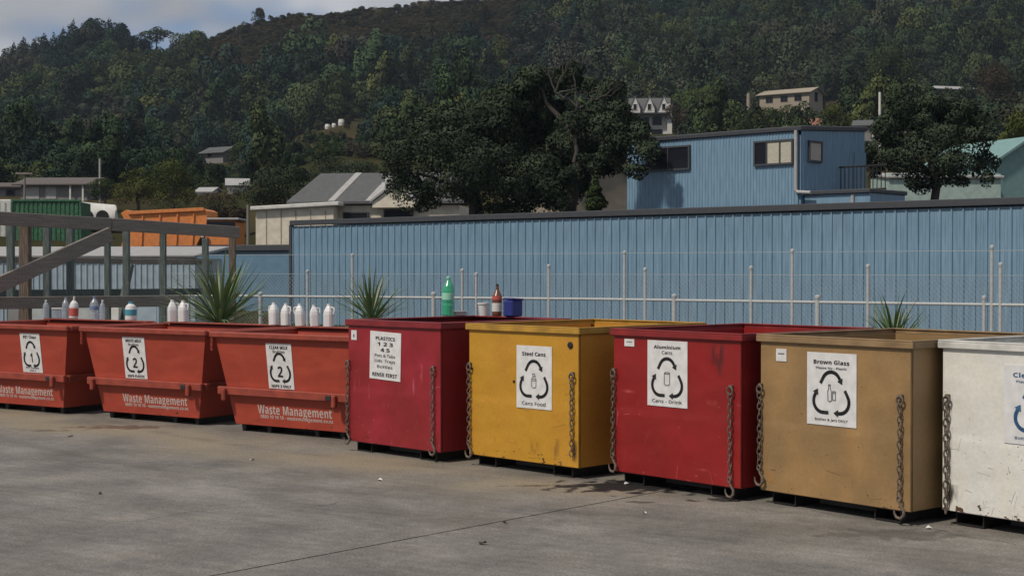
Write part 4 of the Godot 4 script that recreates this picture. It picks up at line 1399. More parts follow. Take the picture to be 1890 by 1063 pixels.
func build_houses() -> void:
	# cream building with the striped grey roof
	var p := at(620, 496, 53.0)
	var t := thing("cream_shed", "cream building with grey roof and pale skylight strips left of the big trees", "building", Vector3(p.x, 0, p.z), -0.12)
	var b := Mb.new()
	b.box(Vector3(-1.55, 1.9, -1.6), Vector3(2.9, 3.9, 3.2))
	obj("lean_to_wall", b.mesh(M.cream_wall), t)
	b = Mb.new()
	b.cbox(Vector3(-1.5, 3.86, -1.6), Vector3(3.3, 0.14, 3.6), 0.02, Basis(Vector3.BACK, 0.05))
	obj("lean_to_roof", b.mesh(M.white_wall), t)
	for i in 5:
		b = Mb.new()
		b.box(Vector3(-2.6 + i * 0.55, 2.6, 0.006), Vector3(0.03, 2.2, 0.012))
		obj("batten", b.mesh(M.beige_wall), t)
	b = Mb.new()
	b.box(Vector3(1.45, 1.95, -2.6), Vector3(5.9, 3.9, 3.6))
	obj("wall", b.mesh(M.cream_wall), t)
	for s in [0, 1]:
		b = Mb.new()
		var z0 := -0.55
		var z1 := -2.7
		var y0 := 4.05
		var y1 := 5.22
		if s == 0:
			b.quad(Vector3(-2.0, y0, z0), Vector3(4.6, y0, z0), Vector3(4.6, y1, z1), Vector3(-1.25, y1, z1))
			b.quad(Vector3(-2.0, y0 - 0.09, z0), Vector3(4.6, y0 - 0.09, z0), Vector3(4.6, y0, z0), Vector3(-2.0, y0, z0))
		else:
			b.quad(Vector3(4.6, y0, -4.9), Vector3(-2.0, y0, -4.9), Vector3(-1.25, y1, z1), Vector3(4.6, y1, z1))
			b.tri(Vector3(-2.0, y0, -4.9), Vector3(-2.0, y0, z0), Vector3(-1.25, y1, z1))
		obj("roof", b.mesh(M.grey_roof), t)
	for x in [[-0.45, 0.25], [0.95, 0.34]]:
		b = Mb.new()
		b.quad(Vector3(x[0], 4.065, -0.55), Vector3(x[0] + x[1], 4.065, -0.55), Vector3(x[0] + x[1] + 0.55, 5.235, -2.7), Vector3(x[0] + 0.55, 5.235, -2.7))
		obj("skylight_strip", b.mesh(M.light_roof), t)
	b = Mb.new()
	b.tri(Vector3(1.3, 4.0, -0.2), Vector3(2.9, 4.0, -0.2), Vector3(2.1, 4.6, -0.2))
	b.box(Vector3(2.1, 3.9, -0.55), Vector3(1.6, 0.2, 0.72))
	obj("porch_gable", b.mesh(M.cream_wall), t)
	for s in [-1.0, 1.0]:
		b = Mb.new()
		b.box(Vector3(2.1 + s * 0.42, 4.36, -0.62), Vector3(1.12, 0.07, 1.0), Basis(Vector3.BACK, -s * 0.644))
		obj("porch_roof", b.mesh(M.light_roof), t)
	window(t, Transform3D(Basis(), Vector3(0.55, 3.45, -0.76)), 0.95, 0.42, M.window_dark, 1, null, 0.04)
	window(t, Transform3D(Basis(), Vector3(2.15, 3.4, -0.76)), 1.1, 0.7, M.window_dark, 1, null, 0.04)
	# cream gabled house right of the big trees
	p = at(1122, 384, 50.0)
	house("cream_gable_house", "cream gabled house between the big trees and the blue building", p, 0.5, 2.9, 4.5, 0.75, 0.85, M.beige_wall, M.grey_roof, [], true, 4.0, 0.12)
	# brown roofed house far left
	p = at(98, 362, 108.0)
	t = house("brown_roof_house", "low brown roofed house with pale garage doors at the far left", p, -0.06, 5.0, 5.0, 0.85, 0.55, M.grey_wall, M.brown_roof, [], false, 3.0, 0.5)
	for q in [[-1.7, 1.2], [-0.2, 0.8]]:
		b = Mb.new()
		b.box(Vector3(q[0], 0.25, 0.02), Vector3(q[1], 0.9, 0.06))
		obj("garage_door", b.mesh(M.light_roof), t)
	for q in [1.35, 2.3]:
		b = Mb.new()
		b.box(Vector3(q, 0.2, 0.3), Vector3(0.12, 1.2, 0.1))
		obj("post", b.mesh(M.white_wall), t)
	house("brown_annex", "small dark roofed house at the left edge beside the brown roof", at(10, 358, 112.0), 0.1, 3.2, 4.0, 0.5, 0.35, M.grey_wall, M.brown_roof, [[0, 0.6, 0.1, 0.7, 0.5, M.window_dark, 1]], false, 3.0)
	# small grey house on the left slope
	house("grey_cottage", "small grey cottage alone on the left slope", at(392, 298, 238.0), -0.55, 4.4, 4.2, 1.5, 0.9, M.grey_wall, M.grey_roof, [[0, 0.35, 1.2, 1.0, 0.9, M.window_dark, 1], [1, 0.5, 0.6, 1.1, 1.2, M.window_dark, 1]], false, 4.0, 0.6)
	house("white_roof_cottage", "small white roofed cottage half hidden left of the cream building", at(438, 350, 112.0), 0.2, 1.5, 2.0, 0.3, 0.5, M.white_wall, M.light_roof, [], false, 3.0, 0.2)
	house("white_shed", "white shed half hidden in bushes above the orange truck", at(375, 358, 113.0), -0.2, 1.3, 2.0, 0.1, 0.35, M.white_wall, M.light_roof, [], false, 3.0, 0.15)
	# white dormer house
	p = at(1199, 252, 215.0)
	t = house("white_villa", "white two storey house with steep dormer gables above the blue building", p, -0.1, 5.6, 5.0, 3.4, 2.4, M.white_wall, M.grey_roof, [[0, 0.42, 2.3, 0.8, 1.1, M.window_dark, 1], [0, 0.7, 2.3, 1.4, 1.3, M.window_dark, 1], [0, 0.7, 0.5, 1.6, 1.1, M.window_dark, 1]], false, 4.0, 0.3)
	for i in 3:
		b = Mb.new()
		var dx := -2.1 + i * 2.1
		b.quad(Vector3(dx - 0.75, 3.45, 0.25), Vector3(dx + 0.75, 3.45, 0.25), Vector3(dx + 0.75, 4.0, 0.25), Vector3(dx - 0.75, 4.0, 0.25))
		b.tri(Vector3(dx - 0.75, 4.0, 0.25), Vector3(dx + 0.75, 4.0, 0.25), Vector3(dx, 5.9, 0.25))
		var dm := obj("dormer", b.mesh(M.white_wall), t)
		for s in [-1.0, 1.0]:
			b = Mb.new()
			b.box(Vector3(dx + s * 0.42, 4.95, -0.8), Vector3(2.25, 0.1, 2.3), Basis(Vector3.BACK, -s * 1.19))
			obj("dormer_roof", b.mesh(M.grey_roof), dm)
		window(t, Transform3D(Basis(), Vector3(dx, 4.3, 0.28)), 0.6, 1.0, M.window_dark, 1, M.white_wall, 0.06)
	b = Mb.new()
	b.box(Vector3(2.95, 1.9, 0.3), Vector3(0.7, 5.6, 0.7))
	obj("chimney", b.mesh(M.white_wall), t)
	b = Mb.new()
	b.box(Vector3(0, 3.25, 0.7), Vector3(5.8, 0.25, 1.4))
	obj("veranda_roof", b.mesh(M.dark_steel), t)
	# cream house on the right slope
	house("cream_hill_house", "long cream house with a low roof high on the right slope", at(1448, 208, 245.0), -0.62, 9.0, 5.5, 3.2, 0.9, M.beige_wall, M.beige_wall, [[0, 0.2, 2.3, 1.3, 1.0, M.window_dark, 2], [0, 0.5, 2.3, 1.3, 1.0, M.window_dark, 2], [0, 0.78, 2.3, 1.3, 1.0, M.window_dark, 2], [1, 0.5, 2.6, 1.3, 1.6, M.window_dark, 1]], false, 5.0, 0.5)
	house("orange_roof_house", "small orange roofed house just above the blue building roof", at(1506, 235, 150.0), 0.2, 1.8, 2.5, 0.15, 0.8, M.beige_wall, M.red_roof, [], false, 3.0, 0.1)
	house("pink_roof_house", "low pinkish roofed house left of the orange roof", at(1432, 242, 150.0), 0.2, 1.8, 2.5, 0.1, 0.5, M.white_wall, M.red_roof, [], false, 3.0, 0.1)
	house("flat_roof_house", "house with a long pale roof high among trees at the right", at(1757, 172, 250.0), 0.25, 9.5, 5.0, 0.7, 0.7, M.grey_wall, M.light_roof, [[0, 0.4, 0.1, 3.0, 0.8, M.window_dark, 3]], false, 3.0, 0.4)
	house("grey_roof_house", "grey house beside the white power pole right of the blue building", at(1608, 262, 118.0), -0.3, 2.5, 3.0, 1.3, 0.5, M.grey_wall, M.grey_roof, [[0, 0.6, 0.7, 0.5, 0.8, M.curtain, 1]], false, 4.0, 0.25)
	# teal house behind the dark tree
	p = at(1900, 366, 62.0)
	house("teal_house", "turquoise gabled house at the right edge behind the dark tree", p, 0.35, 3.4, 5.0, 1.5, 1.0, M.teal_wall, M.teal_wall, [[0, 0.62, 0.3, 0.8, 0.7, M.window_dark, 1]], true, 4.0, 0.2)
	t = thing("teal_annex", "low turquoise annex glimpsed through the dark tree", "shed", at(1745, 366, 60.0), 0.0)
	b = Mb.new()
	b.box(Vector3(0, -0.9, -1.5), Vector3(4.6, 3.8, 3.0))
	obj("wall", b.mesh(M.teal_pale), t)
	b = Mb.new()
	b.cbox(Vector3(0, 1.03, -1.5), Vector3(4.8, 0.1, 3.3), 0.02, Basis(Vector3.RIGHT, 0.1))
	obj("roof", b.mesh(M.light_roof), t)
	# white bales on the clearing
	for i in 3:
		var q := at([604, 616, 630][i], 236, 236.0)
		b = Mb.new()
		b.lathe(Vector3(), [[0.0, 0.0], [0.45, 0.05], [0.5, 0.5], [0.4, 0.95], [0.0, 1.0]], 12)
		var o := obj("white_bale", b.mesh(M.white_wall), self, Transform3D(Basis.from_scale(Vector3.ONE * [0.9, 0.75, 1.15][i]), Vector3(q.x, height(q.x, 236.0) - 0.05, q.z)))
		tag(o, ["leftmost small white bale on the hillside clearing", "middle and smallest white bale on the hillside clearing", "rightmost and largest white bale on the hillside clearing"][i], "bale", "white bales on the clearing")
	pole("power_pole", "tall white power pole behind the blue building with a crossarm", 1625, 170, 95.0, 0.085, [[2.6, 4.0, 0.6]], M.white_wall)
	pole("lamp_pole", "pale slender pole above the green container", 183, 293, 100.0, 0.07, [], M.light_roof)
	pole("aerial_pole", "pole with a short crossarm beside the brown roofed house", 44, 318, 104.0, 0.07, [[0.1, 1.2, 0.0]], M.grey_timber)
	pole("timber_pole", "thin timber pole rising behind the cream building's left end", 457, 378, 60.0, 0.06, [], M.grey_timber)
	pole("chimney_pole", "pale stub pole left of the long cream house", 1382, 172, 240.0, 0.3, [], M.beige_wall)
	pole("thin_pole", "thin pale pole right of the long cream house", 1568, 186, 200.0, 0.12, [], M.light_roof)
	pole("roof_mast", "thin mast standing just left of the cream building ridge trees", 524, 292, 150.0, 0.1, [], M.light_roof)

func build_left_yard() -> void:
	# timber stockyard frame: near bay and rear bay
	var t := thing("timber_railing", "weathered timber rail frame with a diagonal brace behind the left skips", "fence")
	var g := func(px: float, py: float, D: float) -> Vector3: return at(px, py, D)
	var b := Mb.new()
	b.beam(at(-60, 400, 17.4), at(203, 414, 19.2), 0.05, 0.165)
	obj("top_rail", b.mesh(M.grey_timber), t)
	b = Mb.new()
	b.beam(at(204, 414, 19.2), at(440, 429, 21.0), 0.05, 0.165)
	obj("top_rail", b.mesh(M.grey_timber), t)
	b = Mb.new()
	b.beam(at(-60, 560, 17.35), at(345, 555, 20.15), 0.05, 0.15)
	obj("middle_rail", b.mesh(M.grey_timber), t)
	b = Mb.new()
	b.beam(at(-40, 542, 17.3), at(203, 432, 19.05), 0.05, 0.19)
	obj("diagonal_brace", b.mesh(M.grey_timber), t)
	for q in [[197, 424, 19.35, 0.075, "green_timber"], [45, 412, 18.3, 0.125, "brown_timber"], [300, 420, 20.4, 0.08, "green_timber"], [428, 428, 21.2, 0.09, "brown_timber"]]:
		var p := at(q[0], q[1], q[2])
		b = Mb.new()
		b.beam(Vector3(p.x, -0.02, p.z), p, q[3], q[3])
		obj("post", b.mesh(M[q[4]]), t)
	var t2 := thing("rear_timber_railing", "second greenish timber frame standing farther back behind the first", "fence")
	for q in [[18, 415, 22.0], [85, 416, 22.3], [128, 420, 22.6], [232, 425, 23.3], [378, 440, 24.5]]:
		var p := at(q[0], q[1], q[2])
		b = Mb.new()
		b.beam(Vector3(p.x, -0.02, p.z), p, 0.10, 0.10)
		obj("post", b.mesh(M.green_timber), t2)
	b = Mb.new()
	b.beam(at(-40, 478, 22.05), at(390, 484, 24.85), 0.05, 0.09)
	obj("rail", b.mesh(M.grey_timber), t2)
	b = Mb.new()
	b.beam(at(-40, 542, 22.05), at(390, 538, 24.85), 0.05, 0.11)
	obj("rail", b.mesh(M.green_timber), t2)
	b = Mb.new()
	b.beam(at(240, 488, 23.6), at(216, 600, 23.2), 0.09, 0.09)
	obj("raking_strut", b.mesh(M.green_timber), t2)
	# old panes leaning against the frame
	var texts := ["grey sheet leaning left of the clear bottles", "pale green sheet leaning behind the clear tub", "pale sheet leaning behind the red labelled bottle", "narrow white sheet leaning left of the cyan canister", "blue grey sheet leaning right of the cyan canister"]
	var i := 0
	for q in [[22, 566, 602, 20, "grey_wall"], [63, 562, 602, 32, "pale_sheet"], [152, 562, 602, 44, "pale_sheet"], [208, 568, 602, 18, "white_wall"], [270, 564, 602, 34, "pale_blue_sheet"]]:
		var D := 21.2 + 0.1 * i
		var p := at(q[0], q[2] + 10, D)
		var m: float = D / F
		b = Mb.new()
		var tall: float = (q[2] + 10 - q[1]) * m
		b.cbox(Vector3(0, tall / 2 - p.y / 2, 0), Vector3(q[3] * m, tall + p.y, 0.02), 0.004, Basis(Vector3.RIGHT, -0.10))
		tag(obj("leaning_sheet", b.mesh(M[q[4]]), self, Transform3D(Basis(), p)), texts[i], "sheet", "sheets leaning at the timber frame")
		i += 1
	# low pale-blue shed behind the frames
	var c := at(150, 500, 36.0)
	var s := thing("pale_shed", "long low shed of pale blue sheeting with a light roof behind the timber frames", "shed", Vector3(c.x, 0, c.z), -0.05)
	b = Mb.new()
	var x := -4.2
	while x < 2.7:
		b.quad(Vector3(x, 0, 0), Vector3(x + 0.09, 0, 0.0), Vector3(x + 0.09, 1.85, 0.0), Vector3(x, 1.85, 0))
		b.quad(Vector3(x + 0.09, 0, 0), Vector3(x + 0.12, 0, 0.03), Vector3(x + 0.12, 1.85, 0.03), Vector3(x + 0.09, 1.85, 0))
		b.quad(Vector3(x + 0.12, 0, 0.03), Vector3(x + 0.15, 0, 0.0), Vector3(x + 0.15, 1.85, 0.0), Vector3(x + 0.12, 1.85, 0.03))
		x += 0.15
	obj("cladding", b.mesh(M.pale_blue_sheet), s)
	b = Mb.new()
	b.box(Vector3(-0.75, 0.9, -1.6), Vector3(6.9, 1.9, 3.1))
	obj("wall", b.mesh(M.pale_sheet), s)
	b = Mb.new()
	b.cbox(Vector3(-0.75, 2.02, -1.66), Vector3(7.2, 0.07, 3.5), 0.01, Basis(Vector3.RIGHT, 0.075))
	obj("roof", b.mesh(M.light_roof), s)
	b = Mb.new()
	b.cbox(Vector3(-0.75, 1.86, 0.06), Vector3(7.25, 0.07, 0.05), 0.01)
	obj("fascia", b.mesh(M.slate_trim), s)
	# green container
	c = at(84, 454, 72.0)
	t = thing("green_container", "green corrugated shipping container behind the timber frame", "container", c, 0.06)
	b = Mb.new()
	x = -1.63
	while x < 1.6:
		b.quad(Vector3(x, -0.6, 0), Vector3(x + 0.10, -0.6, 0), Vector3(x + 0.10, 2.2, 0), Vector3(x, 2.2, 0))
		b.quad(Vector3(x + 0.10, -0.6, 0), Vector3(x + 0.13, -0.6, -0.035), Vector3(x + 0.13, 2.2, -0.035), Vector3(x + 0.10, 2.2, 0))
		b.quad(Vector3(x + 0.13, -0.6, -0.035), Vector3(x + 0.19, -0.6, -0.035), Vector3(x + 0.19, 2.2, -0.035), Vector3(x + 0.13, 2.2, -0.035))
		b.quad(Vector3(x + 0.19, -0.6, -0.035), Vector3(x + 0.22, -0.6, 0), Vector3(x + 0.22, 2.2, 0), Vector3(x + 0.19, 2.2, -0.035))
		x += 0.22
	obj("corrugated_side", b.mesh(M.green_paint), t)
	b = Mb.new()
	b.box(Vector3(0, 0.8, -1.25), Vector3(3.24, 2.76, 2.3))
	obj("body", b.mesh(M.green_paint), t)
	for yy in [-0.55, 2.24]:
		b = Mb.new()
		b.cbox(Vector3(0, yy, 0), Vector3(3.4, 0.1, 0.1), 0.01)
		obj("frame_rail", b.mesh(M.green_paint), t)
	for sx in [-1.66, 1.66]:
		b = Mb.new()
		b.cbox(Vector3(sx, 0.84, 0), Vector3(0.1, 2.66, 0.09), 0.01)
		obj("corner_post", b.mesh(M.green_paint), t)
	# white boxes either side
	for q in [[8, 368, 34, "white_container", "white container at the left edge beside the green one", "container", 74.0], [176, 370, 66, "white_tank", "white round ended tank between the green container and the orange truck", "tank", 78.0]]:
		var m: float = q[6] / F
		c = at(q[0], q[1], q[6])
		t = thing(q[3], q[4], q[5], Vector3(c.x, c.y - 2.2, c.z), 0.1)
		b = Mb.new()
		if q[5] == "container":
			b.cbox(Vector3(0, 1.05, -1), Vector3(q[2] * m, 2.3, 2), 0.04)
			obj("body", b.mesh(M.white_wall), t)
			for k in 3:
				b = Mb.new()
				b.box(Vector3(-0.3 + k * 0.3, 1.05, 0.01), Vector3(0.05, 2.0, 0.03))
				obj("rib", b.mesh(M.pale_sheet), t)
		else:
			b.tube([Vector3(-0.98, 1.4, -0.6), Vector3(-0.9, 1.4, -0.6), Vector3(0.85, 1.25, -0.6), Vector3(0.95, 1.25, -0.6)], [0.5, 0.75, 0.75, 0.5], 20)
			obj("body", b.mesh(M.white_wall), t)
			for k in [-0.45, 0.35]:
				b = Mb.new()
				b.lathe(Vector3(), [[0.0, 0.06], [0.3, 0.06], [0.34, 0.0]], 16)
				obj("hatch", b.mesh(M.dark_steel), t, Transform3D(Basis(Vector3.RIGHT, PI / 2), Vector3(k, 1.35, 0.14)))
			b = Mb.new()
			b.box(Vector3(0, 0.35, -0.6), Vector3(1.6, 0.7, 1.0))
			obj("cradle", b.mesh(M.dark_steel), t)
	# orange tipper truck
	var D := 62.0
	var m := D / F
	c = at(300, 455, D)
	t = thing("orange_truck", "orange tipper truck with a ribbed steel hopper and low cab", "truck", c, 0.0)
	b = Mb.new()
	var hop := [Vector2(-78, 0), Vector2(60, 0), Vector2(80, 40), Vector2(82, 66), Vector2(74, 70), Vector2(-60, 63), Vector2(-68, 68), Vector2(-78, 62), Vector2(-66, 40)]
	var dz := 2.2
	var pol := PackedVector2Array(hop)
	var tri := Geometry2D.triangulate_polygon(pol)
	for k in range(0, tri.size(), 3):
		var q := [pol[tri[k]] * m, pol[tri[k + 1]] * m, pol[tri[k + 2]] * m]
		if (q[1] - q[0]).cross(q[2] - q[0]) < 0: q.reverse()
		b.tri(Vector3(q[0].x, q[0].y, 0), Vector3(q[1].x, q[1].y, 0), Vector3(q[2].x, q[2].y, 0))
		b.tri(Vector3(q[2].x, q[2].y, -dz), Vector3(q[1].x, q[1].y, -dz), Vector3(q[0].x, q[0].y, -dz))
	for k in hop.size():
		var q0: Vector2 = hop[k] * m
		var q1: Vector2 = hop[(k + 1) % hop.size()] * m
		b.quad(Vector3(q1.x, q1.y, 0), Vector3(q0.x, q0.y, 0), Vector3(q0.x, q0.y, -dz), Vector3(q1.x, q1.y, -dz))
	obj("hopper", b.mesh(M.orange_paint), t)
	b = Mb.new()
	b.beam(Vector3(-64 * m, 62 * m, 0.05), Vector3(76 * m, 69 * m, 0.05), 0.1, 0.14)
	obj("top_rail", b.mesh(M.orange_paint), t)
	b = Mb.new()
	b.beam(Vector3(-66 * m, 36 * m, 0.03), Vector3(78 * m, 38 * m, 0.03), 0.06, 0.1)
	obj("side_rail", b.mesh(M.orange_paint), t)
	for xx in [-40, -8, 24, 54]:
		b = Mb.new()
		b.beam(Vector3(xx * m, 2 * m, 0.02), Vector3((xx + 3) * m, 60 * m, 0.02), 0.06, 0.07)
		obj("rib", b.mesh(M.orange_paint), t)
	b = Mb.new()
	b.cbox(Vector3(105 * m, 24 * m, -1.1), Vector3(58 * m, 48 * m, 2.1), 0.08)
	var cab := obj("cab", b.mesh(M.orange_paint), t)
	b = Mb.new()
	b.box(Vector3(106 * m, 34 * m, -0.04), Vector3(54 * m, 24 * m, 0.05))
	obj("side_window", b.mesh(M.window_dark), cab)
	b = Mb.new()
	b.cbox(Vector3(110 * m, 51 * m, -1.1), Vector3(60 * m, 4 * m, 2.2), 0.03)
	obj("cab_roof", b.mesh(M.light_roof), cab)
	b = Mb.new()
	b.cbox(Vector3(74 * m, 22 * m, 0.12), Vector3(6 * m, 12 * m, 0.1), 0.02)
	obj("mirror", b.mesh(M.white_wall), t)
	for xx in [-50, -10, 100]:
		b = Mb.new()
		b.lathe(Vector3(), [[0.0, 0.25], [0.3, 0.25], [0.46, 0.22], [0.5, 0.12], [0.5, -0.1], [0.0, -0.1]], 20)
		obj("wheel", b.mesh(M.black_steel), t, Transform3D(Basis(Vector3.RIGHT, PI / 2), Vector3(xx * m, -0.5, -0.2)))
	b = Mb.new()
	b.box(Vector3(20 * m, -0.25, -1.1), Vector3(200 * m, 0.3, 1.2))
	obj("chassis", b.mesh(M.black_steel), t)

# ------------------------------------------------------------------ trees
func big_tree(called: String, label: String, base_px: float, D: float, lobes_px: Array, count: int, leaf: float, tone: int, seed_: int, limbs: Array, dead: Array) -> void:
	var r := RandomNumberGenerator.new()
	r.seed = seed_
	var m := D / F
	var g := at(base_px, 500, D)
	var t := thing(called, label, "tree", Vector3(g.x, minf(height(g.x, D), 0.0), g.z))
	var lobes := []
	for q in lobes_px:   # [px, py, rx, ry, depth offset]
		var c := at(q[0], q[1], D + q[4]) - t.position
		var rad := Vector3(q[2] * m, q[3] * m, (q[2] + q[3]) * 0.45 * m)
		lobes.append([c, rad * 0.72])
		for i in 7:
			var d := Vector3(r.randfn(), r.randfn() * 0.8 + 0.2, r.randfn() + 0.25).normalized()
			var s := r.randf_range(0.28, 0.5)
			lobes.append([c + rad * d * (1.0 - s * 0.6), rad * s])
	var b := Mb.new()
	for l in limbs:
		var a := at(l[0], l[1], D + l[4]) - t.position if l[1] < 900 else Vector3(0, -0.3, 0)
		var e := at(l[2], l[3], D + l[5]) - t.position
		limb(b, a, e, l[6], l[7], r, 0.05)
	obj("trunk", b.mesh(M.bark), t)
	obj("crown", crown_mesh(lobes, count, leaf, TONES[tone][0], TONES[tone][1], seed_, 0.58), t)
	for l in dead:
		b = Mb.new()
		var a := at(l[0], l[1], D + l[4]) - t.position
		var e := at(l[2], l[3], D + l[5]) - t.position
		limb(b, a, e, l[6] * 0.7, l[7] * 0.7, r, 0.03)
		for i in int(l[8]):
			var f := r.randf_range(0.35, 1.0)
			var q := a.lerp(e, f)
			var w := Vector3(r.randfn() * 0.5, absf(r.randfn()) * 0.5 + 0.1, r.randfn() * 0.3) * 0.75
			limb(b, q, q + w, l[7] * 0.9, 0.008, r, 0.08)
		obj("bare_branch", b.mesh(M.pale_bark), t)

func build_trees() -> void:
	big_tree("spreading_tree", "broad dark rounded tree with the lowest crown beside the cream building", 860, 45.0,
		[[880, 225, 95, 55, 0.0], [800, 250, 75, 55, 0.4], [770, 310, 65, 65, 0.0], [860, 300, 95, 70, -1.2], [960, 250, 85, 60, 0.6], [985, 320, 90, 70, 0.0], [930, 355, 110, 50, -0.8], [760, 360, 50, 45, 0.0], [1030, 350, 55, 50, 0.5]],
		56000, 0.088, 0, 501, [[860, 999, 870, 330, 0, 0, 0.30, 0.2], [870, 340, 800, 260, 0, 0, 0.16, 0.05], [870, 340, 900, 230, 0, 0, 0.16, 0.05], [870, 340, 970, 270, 0, 0, 0.15, 0.05], [870, 370, 770, 320, 0, 0, 0.12, 0.04]], [])
	big_tree("tall_dark_tree", "taller dark tree with bare pale branches forking from its top", 1060, 44.0,
		[[985, 150, 55, 42, 0.6], [1045, 150, 45, 38, 1.2], [955, 190, 45, 40, 0.8], [1120, 185, 50, 50, 0.4], [1020, 215, 70, 45, 1.4], [1115, 240, 80, 48, -0.8], [1165, 272, 50, 42, -3.2], [1196, 283, 22, 20, -3.9], [1060, 290, 85, 55, 0.8], [1110, 300, 50, 25, -1.0], [1178, 318, 22, 15, -3.9], [1040, 350, 55, 50, 0.2]],
		58000, 0.088, 0, 502, [[1060, 999, 1062, 250, 0, 0, 0.28, 0.16], [1062, 270, 1000, 160, 0, 0.4, 0.12, 0.04], [1062, 270, 1150, 250, 0, 0, 0.12, 0.04], [1062, 300, 1180, 300, 0, -0.3, 0.10, 0.03]],
		[[1060, 300, 1066, 195, -1.0, -1.0, 0.11, 0.075, 0], [1066, 197, 1025, 170, -1.0, -0.9, 0.07, 0.04, 2], [1025, 170, 1012, 130, -0.9, -0.8, 0.045, 0.02, 4], [1026, 168, 1045, 125, -0.9, -0.8, 0.04, 0.015, 4], [1066, 195, 1062, 150, -1.0, -0.9, 0.06, 0.03, 3], [1062, 152, 1052, 118, -0.9, -0.8, 0.03, 0.012, 4], [1066, 200, 1110, 180, -1.0, -0.8, 0.06, 0.03, 5], [1110, 180, 1140, 160, -0.8, -1.2, 0.03, 0.012, 6], [1075, 205, 1130, 195, -1.0, -0.8, 0.05, 0.015, 6]])
	big_tree("dark_leafy_tree", "dark leafy tree standing right of the blue building's balcony", 1715, 42.0,
		[[1690, 212, 55, 42, 0.0], [1765, 225, 55, 45, 0.3], [1640, 235, 40, 38, 0.2], [1645, 290, 48, 34, 0.2], [1720, 285, 75, 52, -0.4], [1800, 265, 40, 42, 0.0], [1822, 312, 26, 34, 0.2], [1700, 332, 40, 26, 0.0], [1755, 330, 34, 20, 0.2], [1598, 285, 28, 24, 0.2], [1615, 315, 20, 16, 0.4], [1728, 196, 44, 24, 0.3], [1660, 196, 30, 22, 0.3]],
		30000, 0.08, 0, 503, [[1715, 999, 1720, 300, 0, 0, 0.17, 0.11], [1720, 320, 1660, 270, 0, 0, 0.09, 0.03], [1720, 320, 1780, 270, 0, 0, 0.09, 0.03], [1720, 300, 1725, 210, 0, 0, 0.09, 0.03]], [])
	var list := [
		["round_shrub", "rounded yellow green shrub behind the brown roofed house", 80, 298, 326, 74, 122.0, 3, 2],
		["dark_tree", "dark tree at the left edge above the small dark roof", 14, 298, 345, 66, 128.0, 5, 0],
		["garden_shrub", "leafy shrub right of the brown roofed house", 192, 330, 372, 70, 100.0, 1, 2],
		["olive_tree", "large olive tree directly above the orange truck's hopper", 252, 312, 392, 90, 92.0, 2, 0],
		["olive_tree", "large olive brown tree right of the one above the truck", 318, 296, 392, 86, 90.0, 2, 0],
		["dark_tree", "dark tree below the grey cottage", 372, 318, 380, 60, 118.0, 1, 0],
		["brown_tree", "brownish tree beside the orange truck's cab", 412, 346, 420, 92, 76.0, 4, 0],
		["round_tree", "round dark tree just right of the grey cottage", 458, 262, 325, 74, 165.0, 1, 0],
		["broad_tree", "broad almost black tree behind the cream building's left side", 528, 310, 400, 170, 68.0, 0, 0],
		["broad_tree", "broad dark tree above the cream building's ridge", 640, 286, 350, 150, 76.0, 0, 0],
		["hill_shrub", "green shrub at the lower end of the clearing", 545, 262, 312, 84, 150.0, 1, 2],
		["small_conifer", "small dark pointed tree on the hillside clearing", 568, 236, 264, 26, 190.0, 0, 1],
		["hill_shrub", "small dark shrub right above the round tree", 450, 236, 262, 50, 205.0, 0, 2],
		["light_tree", "light green tree left of the white villa's gables", 1155, 108, 180, 80, 262.0, 3, 0],
		["light_tree", "light green tree right above the white villa", 1210, 112, 186, 62, 268.0, 3, 0],
		["light_tree", "broad light green tree right of the white villa", 1285, 145, 240, 96, 205.0, 3, 0],
		["rounded_tree", "rounded green tree touching the blue building's roof line", 1328, 196, 250, 74, 152.0, 3, 0],
		["dark_tree", "dark tree covering the left end of the long cream house", 1405, 196, 250, 84, 148.0, 1, 0],
		["dark_tree", "leafy tree in front of the long cream house's middle", 1452, 194, 252, 62, 150.0, 1, 0],
		["brown_tree", "brownish tree between villa and long cream house", 1255, 185, 250, 50, 170.0, 4, 0],
		["yellow_shrub", "yellow green shrub right of the orange roofed house", 1545, 194, 248, 64, 130.0, 2, 2],
		["gum_tree", "tall pale green gum tree left of the long pale roof", 1640, 78, 210, 110, 200.0, 1, 0],
		["gum_tree", "gum tree standing directly below the long pale roof", 1720, 182, 232, 100, 190.0, 1, 0],
		["brown_tree", "brown tinged tree at the right end of the long pale roof", 1835, 120, 235, 96, 170.0, 4, 0],
		["edge_tree", "olive tree at the right edge above the turquoise house", 1878, 205, 285, 66, 66.0, 2, 0],
		["young_tree", "young tree standing before the cream gabled house", 1100, 322, 392, 46, 42.0, 1, 1],
		["ridge_tree", "umbrella shaped tree alone on the skyline at the left", 289, 50, 80, 56, 372.0, 1, 0],
		["bright_tree", "bright yellow green tree standing out in the middle of the hillside", 800, 98, 132, 64, 300.0, 3, 0],
	]
	var i := 0
	for q in list:
		tree(q[0], q[1], q[2], q[3], q[4], q[5], q[6], q[7], 700 + i, "", q[8])
		i += 1
	# pines along the left ridge
	var r := RandomNumberGenerator.new()
	r.seed = 99
	var words := ["pine on the left skyline ridge, %s from the left edge"]
	var ord := ["first", "second", "third", "fourth", "fifth", "sixth", "seventh", "eighth", "ninth", "tenth", "eleventh", "twelfth", "thirteenth", "fourteenth"]
	var xs := [6, 24, 42, 62, 80, 98, 116, 134, 150, 166, 182, 200, 216, 236]
	var ys := [92, 80, 70, 76, 64, 62, 52, 38, 46, 36, 42, 36, 46, 56]
